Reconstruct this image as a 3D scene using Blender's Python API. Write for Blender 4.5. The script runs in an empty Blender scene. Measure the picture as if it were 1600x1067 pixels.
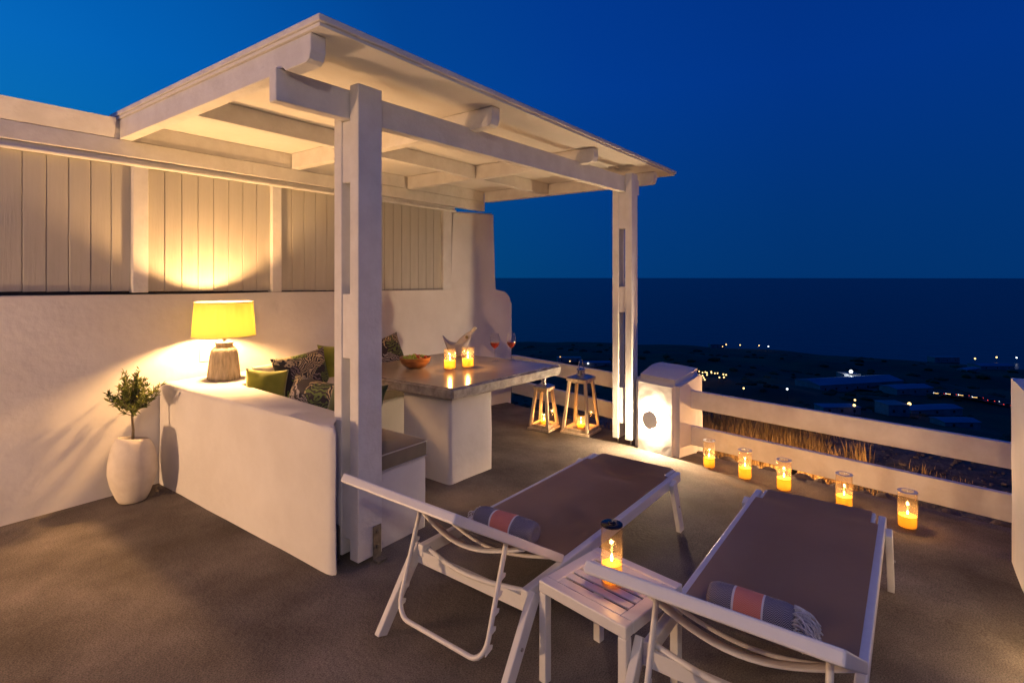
import bpy, bmesh, math, random
from mathutils import Vector, Matrix, noise
R = math.radians
PI = math.pi
random.seed(7)
sc = bpy.context.scene
COL = sc.collection

# ---------------------------------------------------------------- camera
cd = bpy.data.cameras.new('camera'); cam = bpy.data.objects.new('camera', cd); COL.objects.link(cam)
cam.location = (0, 0, 1.6)
cam.rotation_euler = (R(90), 0, R(36.5 - 90))
cd.sensor_width = 36; cd.lens = 850 / 1600 * 36
cd.shift_y = -100.5 / 1600
cd.clip_start = .05; cd.clip_end = 90000
sc.camera = cam

# ---------------------------------------------------------------- world: blue hour
w = bpy.data.worlds.new('World'); sc.world = w; w.use_nodes = True
nt = w.node_tree; nt.nodes.clear()
N = nt.nodes.new; L = nt.links.new
out = N('ShaderNodeOutputWorld'); bg = N('ShaderNodeBackground'); L(bg.outputs[0], out.inputs[0])
geo = N('ShaderNodeTexCoord'); nrm = N('ShaderNodeVectorMath'); nrm.operation = 'NORMALIZE'
L(geo.outputs['Generated'], nrm.inputs[0])
dot = N('ShaderNodeVectorMath'); dot.operation = 'DOT_PRODUCT'
L(nrm.outputs[0], dot.inputs[0])
wa = R(36.5 + 62)      # azimuth of the after-glow (north of west, left of the frame)
dot.inputs[1].default_value = (math.cos(wa) * .97, math.sin(wa) * .97, -.05)
r1 = N('ShaderNodeValToRGB'); L(dot.outputs['Value'], r1.inputs[0])
def ramp(node, stops):
    e = node.color_ramp.elements
    while len(e) > 1: e.remove(e[-1])
    e[0].position, e[0].color = stops[0][0], (*stops[0][1], 1)
    for p, c in stops[1:]:
        q = e.new(p); q.color = (*c, 1)
ramp(r1, [(0, (.0004, .031, .225)), (.30, (.0004, .039, .26)), (.55, (.0005, .055, .28)), (.80, (.0006, .105, .42)), (1, (.004, .17, .55))])
sep = N('ShaderNodeSeparateXYZ'); L(nrm.outputs[0], sep.inputs[0])
r2 = N('ShaderNodeValToRGB'); L(sep.outputs['Z'], r2.inputs[0])
ramp(r2, [(0, (1.0, .95, .62)), (.10, (1, 1.0, .72)), (.32, (1, 1.0, .98)), (.60, (1, .85, .92)), (1, (1, .75, .85))])
mul = N('ShaderNodeMix'); mul.data_type = 'RGBA'; mul.blend_type = 'MULTIPLY'; mul.inputs['Factor'].default_value = 1
L(r1.outputs[0], mul.inputs[6]); L(r2.outputs[0], mul.inputs[7]); L(mul.outputs[2], bg.inputs[0])
bg.inputs[1].default_value = .9

# ---------------------------------------------------------------- render settings
sc.view_settings.view_transform = 'Standard'; sc.view_settings.look = 'None'
sc.view_settings.exposure = .3; sc.view_settings.gamma = 1
sc.render.engine = 'CYCLES'
sc.cycles.use_denoising = True
sc.cycles.max_bounces = 7; sc.cycles.diffuse_bounces = 4; sc.cycles.glossy_bounces = 3
sc.cycles.transmission_bounces = 6; sc.cycles.transparent_max_bounces = 16
sc.cycles.caustics_reflective = False; sc.cycles.caustics_refractive = False
sc.cycles.sample_clamp_indirect = 4

# ---------------------------------------------------------------- helpers
def tag(o, label=None, cat=None, group=None, kind=None):
    if label: o['label'] = label
    if cat: o['category'] = cat
    if group: o['group'] = group
    if kind: o['kind'] = kind
    return o

def thing(name, loc, label, cat, rz=0, group=None):
    o = bpy.data.objects.new(name, None); o.empty_display_size = .1
    COL.objects.link(o); o.location = loc; o.rotation_euler = (0, 0, rz)
    return tag(o, label, cat, group)

def obj(name, bm, mat, parent=None, smooth=False, loc=None, rot=None, auto=None):
    me = bpy.data.meshes.new(name); bmesh.ops.recalc_face_normals(bm, faces=bm.faces[:])
    bm.to_mesh(me); bm.free()
    for m in (mat if isinstance(mat, (list, tuple)) else [mat]): me.materials.append(m)
    if smooth:
        me.polygons.foreach_set('use_smooth', [True] * len(me.polygons))
        if auto:
            me.set_sharp_from_angle(angle=R(auto))
    o = bpy.data.objects.new(name, me); COL.objects.link(o)
    if parent: o.parent = parent
    if loc: o.location = loc
    if rot: o.rotation_euler = rot
    return o

def inst(src, name, parent=None, loc=None, rot=None, scale=None):
    o = bpy.data.objects.new(name, src.data); COL.objects.link(o)
    o.parent = parent
    if loc is not None: o.location = loc
    if rot is not None: o.rotation_euler = rot
    if scale is not None: o.scale = scale
    return o

def copy_tree(o, parent=None):
    c = o.copy(); COL.objects.link(c); c.parent = parent
    for ch in list(o.children): copy_tree(ch, c)
    return c

def BM(): return bmesh.new()

def box(bm, x0, x1, y0, y1, z0, z1, bev=0, seg=1, mat=0):
    v = [bm.verts.new((x, y, z)) for x in (x0, x1) for y in (y0, y1) for z in (z0, z1)]
    fs = [(0, 1, 3, 2), (4, 6, 7, 5), (0, 4, 5, 1), (2, 3, 7, 6), (0, 2, 6, 4), (1, 5, 7, 3)]
    F = [bm.faces.new([v[i] for i in f]) for f in fs]
    for f in F: f.material_index = mat
    if bev:
        es = list({e for f in F for e in f.edges})
        r = bmesh.ops.bevel(bm, geom=es, offset=bev, segments=seg, affect='EDGES', profile=.5)
        for f in r['faces']: f.material_index = mat
    return v

def obox(bm, a, b, wy, hz, up=Vector((0, 0, 1)), bev=0, seg=1):
    """bar of section wy (sideways) x hz (up) from a to b"""
    a, b = Vector(a), Vector(b); d = (b - a); ln = d.length; d.normalize()
    s = d.cross(up).normalized(); u = s.cross(d).normalized()
    t = BM(); box(t, 0, ln, -wy / 2, wy / 2, -hz / 2, hz / 2, bev, seg)
    M = Matrix((( d.x, -s.x, u.x, a.x), (d.y, -s.y, u.y, a.y), (d.z, -s.z, u.z, a.z), (0, 0, 0, 1)))
    t.transform(M); merge(bm, t)

def merge(bm, t, M=None):
    if M is not None: t.transform(M)
    me = bpy.data.meshes.new('tmp'); t.to_mesh(me); t.free(); bm.from_mesh(me); bpy.data.meshes.remove(me)

def tube(bm, pts, r, n=8, cap=True, flat=None):
    """sweep a circle along pts; r number or list; flat=(sy,sz) squash"""
    pts = [Vector(p) for p in pts]; k = len(pts); rings = []
    up = Vector((0, 0, 1))
    prev = None
    for i, p in enumerate(pts):
        d = (pts[min(i + 1, k - 1)] - pts[max(i - 1, 0)]).normalized()
        if prev is None:
            s = d.cross(up)
            if s.length < 1e-3: s = d.cross(Vector((1, 0, 0)))
        else:
            s = prev - d * prev.dot(d)
        s.normalize(); prev = s
        u = s.cross(d).normalized()
        rr = r[i] if isinstance(r, (list, tuple)) else r
        fx, fy = flat or (1, 1)
        rings.append([bm.verts.new(p + s * math.cos(2 * PI * j / n) * rr * fx + u * math.sin(2 * PI * j / n) * rr * fy) for j in range(n)])
    for a, b in zip(rings, rings[1:]):
        for j in range(n): bm.faces.new((a[j], a[(j + 1) % n], b[(j + 1) % n], b[j]))
    if cap:
        bm.faces.new(rings[0]); bm.faces.new(rings[-1][::-1])

def lathe(bm, prof, n=24, mat=0, c=(0, 0, 0)):
    rings = []
    for r, z in prof:
        if r < 1e-5: rings.append([bm.verts.new((c[0], c[1], c[2] + z))])
        else: rings.append([bm.verts.new((c[0] + r * math.cos(2 * PI * j / n), c[1] + r * math.sin(2 * PI * j / n), c[2] + z)) for j in range(n)])
    for a, b in zip(rings, rings[1:]):
        for j in range(n):
            k = (j + 1) % n
            if len(a) == 1 and len(b) == 1: continue
            if len(a) == 1: f = bm.faces.new((a[0], b[k], b[j]))
            elif len(b) == 1: f = bm.faces.new((a[j], a[k], b[0]))
            else: f = bm.faces.new((a[j], a[k], b[k], b[j]))
            f.material_index = mat

def prism(bm, poly, z0, z1, bev=0, seg=3, ztop=None):
    """vertical prism over polygon poly; ztop(x,y) optional"""
    b = [bm.verts.new((x, y, z0)) for x, y in poly]
    t = [bm.verts.new((x, y, ztop(x, y) if ztop else z1)) for x, y in poly]
    n = len(poly); F = [bm.faces.new(b[::-1]), bm.faces.new(t)]
    for i in range(n): F.append(bm.faces.new((b[i], b[(i + 1) % n], t[(i + 1) % n], t[i])))
    if bev:
        es = [e for e in {e for f in F for e in f.edges} if all(v in t for v in e.verts)]
        bmesh.ops.bevel(bm, geom=es, offset=bev, segments=seg, affect='EDGES', profile=.5)

def wobble(bm, amp, freq, seed=0, cuts=0.12):
    """subdivide long edges, then displace gently: hand-trowelled masonry"""
    for _ in range(6):
        es = [e for e in bm.edges if e.calc_length() > cuts * 1.6]
        if not es: break
        bmesh.ops.subdivide_edges(bm, edges=es, cuts=1, use_grid_fill=True)
    bmesh.ops.triangulate(bm, faces=[f for f in bm.faces if len(f.verts) > 4])
    bm.normal_update()
    for v in bm.verts:
        k = noise.noise((v.co + Vector((seed, seed * 2, 0))) * freq) + .4 * noise.noise((v.co + Vector((seed, 3, 0))) * freq * 2.7)
        v.co += v.normal * amp * k

# ---------------------------------------------------------------- materials
def mat(name):
    m = bpy.data.materials.new(name); m.use_nodes = True
    return m, m.node_tree, m.node_tree.nodes['Principled BSDF']

def noisy(name, c1, c2, scale=6, rough=.7, bump=.0, bscale=40, detail=6, metal=0, spec=.5, rvar=0, coat=0, stretch=None, contrast=(.35, .65), bdist=.01, blotch=None):
    m, t, b = mat(name)
    tc = t.nodes.new('ShaderNodeTexCoord'); mp = t.nodes.new('ShaderNodeMapping')
    t.links.new(tc.outputs['Object'], mp.inputs[0])
    if stretch: mp.inputs['Scale'].default_value = stretch
    n = t.nodes.new('ShaderNodeTexNoise'); n.inputs['Scale'].default_value = scale; n.inputs['Detail'].default_value = detail
    n.inputs['Roughness'].default_value = .6
    t.links.new(mp.outputs[0], n.inputs['Vector'])
    r = t.nodes.new('ShaderNodeValToRGB'); t.links.new(n.outputs[0], r.inputs[0])
    ramp(r, [(contrast[0], c1), (contrast[1], c2)])
    col = r.outputs[0]
    if blotch:
        n3 = t.nodes.new('ShaderNodeTexNoise'); n3.inputs['Scale'].default_value = blotch[0]; n3.inputs['Detail'].default_value = 5
        t.links.new(mp.outputs[0], n3.inputs['Vector'])
        r3 = t.nodes.new('ShaderNodeValToRGB'); t.links.new(n3.outputs[0], r3.inputs[0]); ramp(r3, [(.38, (1, 1, 1)), (.66, (blotch[1],) * 3)])
        mx = t.nodes.new('ShaderNodeMix'); mx.data_type = 'RGBA'; mx.blend_type = 'MULTIPLY'; mx.inputs['Factor'].default_value = 1
        t.links.new(col, mx.inputs[6]); t.links.new(r3.outputs[0], mx.inputs[7]); col = mx.outputs[2]
    t.links.new(col, b.inputs['Base Color'])
    b.inputs['Roughness'].default_value = rough; b.inputs['Metallic'].default_value = metal
    b.inputs['Specular IOR Level'].default_value = spec
    if coat: b.inputs['Coat Weight'].default_value = coat; b.inputs['Coat Roughness'].default_value = .15
    if rvar:
        mr = t.nodes.new('ShaderNodeMapRange'); t.links.new(n.outputs[0], mr.inputs[0])
        mr.inputs[1].default_value = .3; mr.inputs[2].default_value = .7
        mr.inputs[3].default_value = rough - rvar; mr.inputs[4].default_value = rough + rvar
        t.links.new(mr.outputs[0], b.inputs['Roughness'])
    if bump:
        n2 = t.nodes.new('ShaderNodeTexNoise'); n2.inputs['Scale'].default_value = bscale; n2.inputs['Detail'].default_value = 8
        t.links.new(mp.outputs[0], n2.inputs['Vector'])
        bp = t.nodes.new('ShaderNodeBump'); bp.inputs['Strength'].default_value = bump; bp.inputs['Distance'].default_value = bdist
        t.links.new(n2.outputs[0], bp.inputs['Height']); t.links.new(bp.outputs[0], b.inputs['Normal'])
    return m

M = {}
M['plaster'] = noisy('white_plaster', (.70, .67, .64), (.80, .775, .75), 2.2, .85, .5, 9, spec=.2, bdist=.012, blotch=(1.1, .93))
M['wood_white'] = noisy('white_painted_wood', (.68, .66, .63), (.77, .755, .73), 7, .55, .3, 38, stretch=(1, 1, 1), spec=.35)
M['board'] = noisy('beige_painted_board', (.45, .43, .38), (.52, .495, .445), 3, .55, .25, 18, stretch=(3, 3, .35), spec=.3)
M['soffit'] = noisy('soffit_board', (.72, .70, .66), (.78, .76, .73), 3, .6, .1, 20, spec=.25)
M['floor'] = noisy('trowelled_cement_floor', (.14, .118, .10), (.25, .215, .185), 2.4, .82, .8, 40, detail=12, spec=.12, rvar=.08, bdist=.006, blotch=(.9, .62))
M['cement'] = noisy('polished_cement_table', (.31, .255, .205), (.41, .34, .28), 3.2, .2, .12, 30, detail=7, spec=.55, rvar=.05, bdist=.002, contrast=(.3, .7), blotch=(1.6, .82))
M['cement_edge'] = noisy('rough_cement_edge', (.22, .195, .175), (.50, .46, .41), 11, .55, .8, 26, detail=10, spec=.4, bdist=.01)
M['alu'] = noisy('white_powder_coated_aluminium', (.76, .755, .75), (.80, .795, .79), 20, .38, .03, 200, spec=.5)
M['pot'] = noisy('pale_clay_pot', (.60, .53, .45), (.72, .66, .58), 5, .8, .35, 16, spec=.25, blotch=(3, .88))
M['soil'] = noisy('soil', (.02, .014, .01), (.07, .05, .035), 40, .95, 1, 60)
M['bark'] = noisy('olive_bark', (.10, .075, .05), (.20, .16, .11), 30, .85, .6, 60, stretch=(1, 1, .3))
M['steel'] = noisy('dull_steel', (.35, .33, .31), (.5, .48, .46), 15, .35, .1, 60, metal=1)
M['chrome'] = noisy('polished_steel', (.62, .60, .58), (.7, .68, .66), 6, .12, .0, metal=1)
M['plate'] = noisy('zinc_plate', (.20, .18, .15), (.34, .31, .26), 22, .5, .3, 60, metal=.7)
M['lwood'] = noisy('pale_lantern_wood', (.58, .42, .26), (.78, .61, .41), 7, .6, .3, 60, stretch=(6, 6, .6), spec=.3)
M['bowl'] = noisy('olive_wood_bowl', (.20, .075, .025), (.46, .21, .075), 9, .35, .1, 40, stretch=(1, 1, 4), spec=.5)
M['stone'] = noisy('rough_stone', (.06, .045, .035), (.16, .125, .10), 8, .9, 1, 30, bdist=.02)
M['gravel'] = noisy('garden_earth', (.06, .05, .04), (.17, .145, .115), 7, .95, 1, 26, detail=10, bdist=.03, blotch=(.8, .6))
M['straw'] = noisy('dry_grass', (.24, .14, .045), (.46, .30, .11), 4, .8, 0)
M['land'] = noisy('dark_hillside', (.035, .018, .005), (.11, .058, .014), .02, .95, 0, detail=10, contrast=(.4, .62))
M['house'] = noisy('distant_white_house', (.16, .16, .16), (.24, .24, .24), .3, .8, 0)
M['roofblue'] = noisy('distant_metal_roof', (.07, .13, .19), (.10, .17, .24), .1, .6, 0)
M['asphalt'] = noisy('asphalt', (.04, .04, .042), (.06, .06, .06), .4, .9, 0)
M['dark'] = noisy('dark_metal', (.02, .02, .02), (.04, .04, .04), 10, .4, 0, metal=.5)
M['lidmetal'] = noisy('smoked_metal_cap', (.05, .035, .03), (.09, .07, .06), 10, .15, 0, metal=.9)
M['plastic'] = noisy('white_plastic', (.72, .70, .66), (.78, .76, .72), 10, .35, 0)
M['lampbase'] = noisy('chiselled_clay_lamp_base', (.15, .125, .095), (.42, .365, .29), 26, .85, 1, 34, detail=8, stretch=(1, 1, .16), bdist=.014)
M['fleaf'] = noisy('olive_leaf', (.06, .09, .012), (.25, .27, .05), 14, .55, 0, detail=2)
M['velvet'] = noisy('taupe_velvet', (.155, .125, .088), (.215, .175, .125), 5, .8, .1, 90, spec=.2)
M['green'] = noisy('olive_green_velvet', (.15, .165, .018), (.27, .28, .04), 4, .75, .1, 80, spec=.2)
M['darkgreen'] = noisy('deep_green_velvet', (.035, .055, .018), (.06, .085, .03), 4, .75, .1, 80, spec=.2)
M['cream'] = noisy('cream_linen', (.52, .45, .33), (.62, .55, .42), 6, .85, .15, 120)
M['greycl'] = noisy('grey_linen', (.20, .19, .21), (.27, .26, .28), 6, .85, .15, 120)
M['piping'] = noisy('pale_piping', (.50, .46, .40), (.58, .54, .48), 30, .7, 0)
M['fringe'] = noisy('white_cotton_fringe', (.60, .58, .62), (.74, .72, .74), 30, .85, .3, 200)
for k in ('velvet', 'green', 'darkgreen'):
    b = M[k].node_tree.nodes['Principled BSDF']; b.inputs['Sheen Weight'].default_value = .35; b.inputs['Sheen Roughness'].default_value = .4

def cracks(m, scale, amount):
    t = m.node_tree; b = t.nodes['Principled BSDF']; src = b.inputs['Base Color'].links[0].from_socket
    tc = t.nodes.new('ShaderNodeTexCoord'); n = t.nodes.new('ShaderNodeTexNoise'); n.inputs['Scale'].default_value = 1.6; n.inputs['Detail'].default_value = 8
    t.links.new(tc.outputs['Object'], n.inputs['Vector'])
    a = t.nodes.new('ShaderNodeVectorMath'); a.operation = 'MULTIPLY_ADD'; t.links.new(n.outputs['Color'], a.inputs[0]); a.inputs[1].default_value = (.9, .9, .9); t.links.new(tc.outputs['Object'], a.inputs[2])
    v = t.nodes.new('ShaderNodeTexVoronoi'); v.feature = 'DISTANCE_TO_EDGE'; v.inputs['Scale'].default_value = scale; t.links.new(a.outputs[0], v.inputs['Vector'])
    r = t.nodes.new('ShaderNodeValToRGB'); t.links.new(v.outputs['Distance'], r.inputs[0]); ramp(r, [(.0, (amount,) * 3), (.006, (1, 1, 1))])
    # grains of sand and dust
    g = t.nodes.new('ShaderNodeTexNoise'); g.inputs['Scale'].default_value = 160; g.inputs['Detail'].default_value = 2; t.links.new(tc.outputs['Object'], g.inputs['Vector'])
    r2 = t.nodes.new('ShaderNodeValToRGB'); t.links.new(g.outputs[0], r2.inputs[0]); ramp(r2, [(.34, (.62, .62, .62)), (.5, (1, 1, 1)), (.68, (1.35, 1.35, 1.35))])
    m1 = t.nodes.new('ShaderNodeMix'); m1.data_type = 'RGBA'; m1.blend_type = 'MULTIPLY'; m1.inputs['Factor'].default_value = 1; t.links.new(src, m1.inputs[6]); t.links.new(r.outputs[0], m1.inputs[7])
    m2 = t.nodes.new('ShaderNodeMix'); m2.data_type = 'RGBA'; m2.blend_type = 'MULTIPLY'; m2.inputs['Factor'].default_value = 1; t.links.new(m1.outputs[2], m2.inputs[6]); t.links.new(r2.outputs[0], m2.inputs[7])
    t.links.new(m2.outputs[2], b.inputs['Base Color'])
cracks(M['floor'], .5, .90)
def solid(name, c, rough=.5, metal=0, **k):
    m, t, b = mat(name); b.inputs['Base Color'].default_value = (*c, 1); b.inputs['Roughness'].default_value = rough; b.inputs['Metallic'].default_value = metal
    for a, v in k.items(): b.inputs[a].default_value = v
    return m
def emit(name, c, s):
    m = bpy.data.materials.new(name); m.use_nodes = True; t = m.node_tree; t.nodes.clear()
    o = t.nodes.new('ShaderNodeOutputMaterial'); e = t.nodes.new('ShaderNodeEmission'); e.inputs[0].default_value = (*c, 1); e.inputs[1].default_value = s
    t.links.new(e.outputs[0], o.inputs[0]); return m

# sling fabric: fine woven mesh
m, t, b = mat('taupe_sling_fabric')
tc = t.nodes.new('ShaderNodeTexCoord')
wv = t.nodes.new('ShaderNodeTexWave'); wv.bands_direction = 'X'; wv.inputs['Scale'].default_value = 150
wv2 = t.nodes.new('ShaderNodeTexWave'); wv2.bands_direction = 'Y'; wv2.inputs['Scale'].default_value = 150
n = t.nodes.new('ShaderNodeTexNoise'); n.inputs['Scale'].default_value = 2.5; n.inputs['Detail'].default_value = 4
for q in (wv, wv2, n): t.links.new(tc.outputs['Object'], q.inputs['Vector'])
ad = t.nodes.new('ShaderNodeMath'); ad.operation = 'MULTIPLY'; t.links.new(wv.outputs['Fac'], ad.inputs[0]); t.links.new(wv2.outputs['Fac'], ad.inputs[1])
r = t.nodes.new('ShaderNodeValToRGB'); t.links.new(n.outputs[0], r.inputs[0]); ramp(r, [(.3, (.47, .345, .26)), (.7, (.54, .40, .30))])
bp = t.nodes.new('ShaderNodeBump'); bp.inputs['Strength'].default_value = .05; bp.inputs['Distance'].default_value = .0004
t.links.new(ad.outputs[0], bp.inputs['Height']); t.links.new(bp.outputs[0], b.inputs['Normal']); t.links.new(r.outputs[0], b.inputs['Base Color'])
b.inputs['Roughness'].default_value = .75; b.inputs['Specular IOR Level'].default_value = .2
M['sling'] = m

# thin clear glass (lets lamp light through, reflects by angle)
def thin_glass(name, tint, refl=1.0):
    m = bpy.data.materials.new(name); m.use_nodes = True; t = m.node_tree; t.nodes.clear()
    o = t.nodes.new('ShaderNodeOutputMaterial'); tr = t.nodes.new('ShaderNodeBsdfTransparent'); gl = t.nodes.new('ShaderNodeBsdfGlossy')
    tr.inputs[0].default_value = (*tint, 1); gl.inputs['Roughness'].default_value = .14
    lw = t.nodes.new('ShaderNodeLayerWeight'); lw.inputs[0].default_value = .5
    pw = t.nodes.new('ShaderNodeMath'); pw.operation = 'POWER'; pw.inputs[1].default_value = 4; t.links.new(lw.outputs['Facing'], pw.inputs[0])
    ma = t.nodes.new('ShaderNodeMath'); ma.operation = 'MULTIPLY_ADD'; ma.inputs[1].default_value = refl * .6; ma.inputs[2].default_value = .035
    t.links.new(pw.outputs[0], ma.inputs[0])
    mx = t.nodes.new('ShaderNodeMixShader'); t.links.new(ma.outputs[0], mx.inputs[0]); t.links.new(tr.outputs[0], mx.inputs[1]); t.links.new(gl.outputs[0], mx.inputs[2])
    t.links.new(mx.outputs[0], o.inputs[0]); return m
def haze_film(m, w_, col):
    t = m.node_tree; o = [n for n in t.nodes if n.type == 'OUTPUT_MATERIAL'][0]; src = o.inputs[0].links[0].from_socket
    a = t.nodes.new('ShaderNodeBsdfTranslucent'); a.inputs[0].default_value = (*col, 1); mx = t.nodes.new('ShaderNodeMixShader'); mx.inputs[0].default_value = w_
    t.links.new(src, mx.inputs[1]); t.links.new(a.outputs[0], mx.inputs[2]); t.links.new(mx.outputs[0], o.inputs[0]); return m
M['hglass'] = haze_film(thin_glass('candle_glass', (.97, .93, .88), .8), .035, (.9, .7, .5))
M['glass'] = thin_glass('clear_glass', (.97, .95, .92), .75)
M['wglass'] = haze_film(thin_glass('wine_glass', (.97, .96, .95), 2.0), .035, (.9, .85, .8))
M['pane'] = thin_glass('lantern_pane', (.97, .96, .95), .5)
M['acrylic'] = None

def translucent(name, c, tmix, rough=.6, ctr=None):
    m = bpy.data.materials.new(name); m.use_nodes = True; t = m.node_tree; t.nodes.clear()
    o = t.nodes.new('ShaderNodeOutputMaterial'); d = t.nodes.new('ShaderNodeBsdfDiffuse'); tr = t.nodes.new('ShaderNodeBsdfTranslucent')
    d.inputs[0].default_value = (*c, 1); tr.inputs[0].default_value = (*(ctr or c), 1)
    mx = t.nodes.new('ShaderNodeMixShader'); mx.inputs[0].default_value = tmix
    t.links.new(d.outputs[0], mx.inputs[1]); t.links.new(tr.outputs[0], mx.inputs[2]); t.links.new(mx.outputs[0], o.inputs[0]); return m
M['shade'] = translucent('linen_lamp_shade', (.42, .34, .14), .042, ctr=(.80, .60, .06))
# slubby linen threads on the shade
t = M['shade'].node_tree
tc = t.nodes.new('ShaderNodeTexCoord'); mp = t.nodes.new('ShaderNodeMapping'); mp.inputs['Scale'].default_value = (1, 1, .04); n = t.nodes.new('ShaderNodeTexNoise'); n.inputs['Scale'].default_value = 60; n.inputs['Detail'].default_value = 3
t.links.new(tc.outputs['Object'], mp.inputs[0]); t.links.new(mp.outputs[0], n.inputs['Vector'])
r = t.nodes.new('ShaderNodeValToRGB'); t.links.new(n.outputs[0], r.inputs[0]); ramp(r, [(.3, (.60, .57, .09)), (.7, (.86, .80, .16))])
for nd in t.nodes:
    if nd.type == 'BSDF_TRANSLUCENT': t.links.new(r.outputs[0], nd.inputs[0])
M['wax'] = translucent('amber_wax', (.88, .54, .10), .6, ctr=(.95, .58, .10))
M['flame'] = emit('candle_flame', (1, .62, .20), 40)
M['ring'] = emit('lit_diffuser_ring', (1, .86, .62), 10)
M['bulb'] = emit('lit_bulb', (1, .72, .36), 26)
M['lampwarm'] = emit('distant_warm_lamp', (1, .62, .22), 3)
M['lampwhite'] = emit('distant_white_lamp', (.92, .95, 1), 3)
M['lampred'] = emit('tail_light', (1, .06, .04), 2.5)
M['winered'] = solid('rose_wine', (.55, .05, .02), .1, **{'Transmission Weight': .55, 'IOR': 1.33})

def leaf_print(name, dark, a, bcol, c3, seed):
    """printed palm fronds: curved streaks of cream, green and mauve on a dark ground"""
    m, t, b = mat(name)
    tc = t.nodes.new('ShaderNodeTexCoord'); mp = t.nodes.new('ShaderNodeMapping'); mp.inputs['Location'].default_value = (seed, seed * .7, 0)
    t.links.new(tc.outputs['Object'], mp.inputs[0])
    v = t.nodes.new('ShaderNodeTexVoronoi'); v.inputs['Scale'].default_value = 6.5; n = t.nodes.new('ShaderNodeTexNoise'); n.inputs['Scale'].default_value = 5; n.inputs['Detail'].default_value = 3; t.links.new(mp.outputs[0], n.inputs['Vector'])
    wsc = t.nodes.new('ShaderNodeVectorMath'); wsc.operation = 'MULTIPLY_ADD'; t.links.new(n.outputs['Color'], wsc.inputs[0]); wsc.inputs[1].default_value = (.26, .26, .26); t.links.new(mp.outputs[0], wsc.inputs[2])
    t.links.new(wsc.outputs[0], v.inputs['Vector'])
    # direction per frond: rotate coordinates by the cell colour
    vr = t.nodes.new('ShaderNodeVectorRotate'); vr.rotation_type = 'Z_AXIS'
    sub = t.nodes.new('ShaderNodeVectorMath'); sub.operation = 'SUBTRACT'; t.links.new(wsc.outputs[0], sub.inputs[0]); t.links.new(v.outputs['Position'], sub.inputs[1])
    sx = t.nodes.new('ShaderNodeSeparateColor'); t.links.new(v.outputs['Color'], sx.inputs[0])
    an = t.nodes.new('ShaderNodeMath'); an.operation = 'MULTIPLY'; an.inputs[1].default_value = 6.28; t.links.new(sx.outputs[0], an.inputs[0])
    t.links.new(sub.outputs[0], vr.inputs['Vector']); t.links.new(an.outputs[0], vr.inputs['Angle'])
    wv = t.nodes.new('ShaderNodeTexWave'); wv.bands_direction = 'DIAGONAL'; wv.inputs['Scale'].default_value = 18; wv.inputs['Distortion'].default_value = 4.5; wv.inputs['Detail'].default_value = 2; wv.inputs['Detail Scale'].default_value = 1.2
    t.links.new(vr.outputs[0], wv.inputs['Vector'])
    r = t.nodes.new('ShaderNodeValToRGB'); t.links.new(wv.outputs['Fac'], r.inputs[0]); ramp(r, [(.50, (0, 0, 0)), (.68, (1, 1, 1))])
    r2 = t.nodes.new('ShaderNodeValToRGB'); r2.color_ramp.interpolation = 'CONSTANT'; t.links.new(sx.outputs[1], r2.inputs[0]); ramp(r2, [(0, a), (.38, bcol), (.68, c3), (.85, dark)])
    mx = t.nodes.new('ShaderNodeMix'); mx.data_type = 'RGBA'; t.links.new(r.outputs[0], mx.inputs['Factor']); mx.inputs[6].default_value = (*dark, 1); t.links.new(r2.outputs[0], mx.inputs[7])
    t.links.new(mx.outputs[2], b.inputs['Base Color']); b.inputs['Roughness'].default_value = .8
    return m
M['leafA'] = leaf_print('palm_frond_print', (.018, .017, .022), (.52, .42, .25), (.13, .20, .035), (.22, .17, .17), 0)
M['leafB'] = leaf_print('mauve_frond_print', (.022, .017, .026), (.40, .36, .36), (.12, .17, .045), (.45, .36, .22), 3.3)

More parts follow.
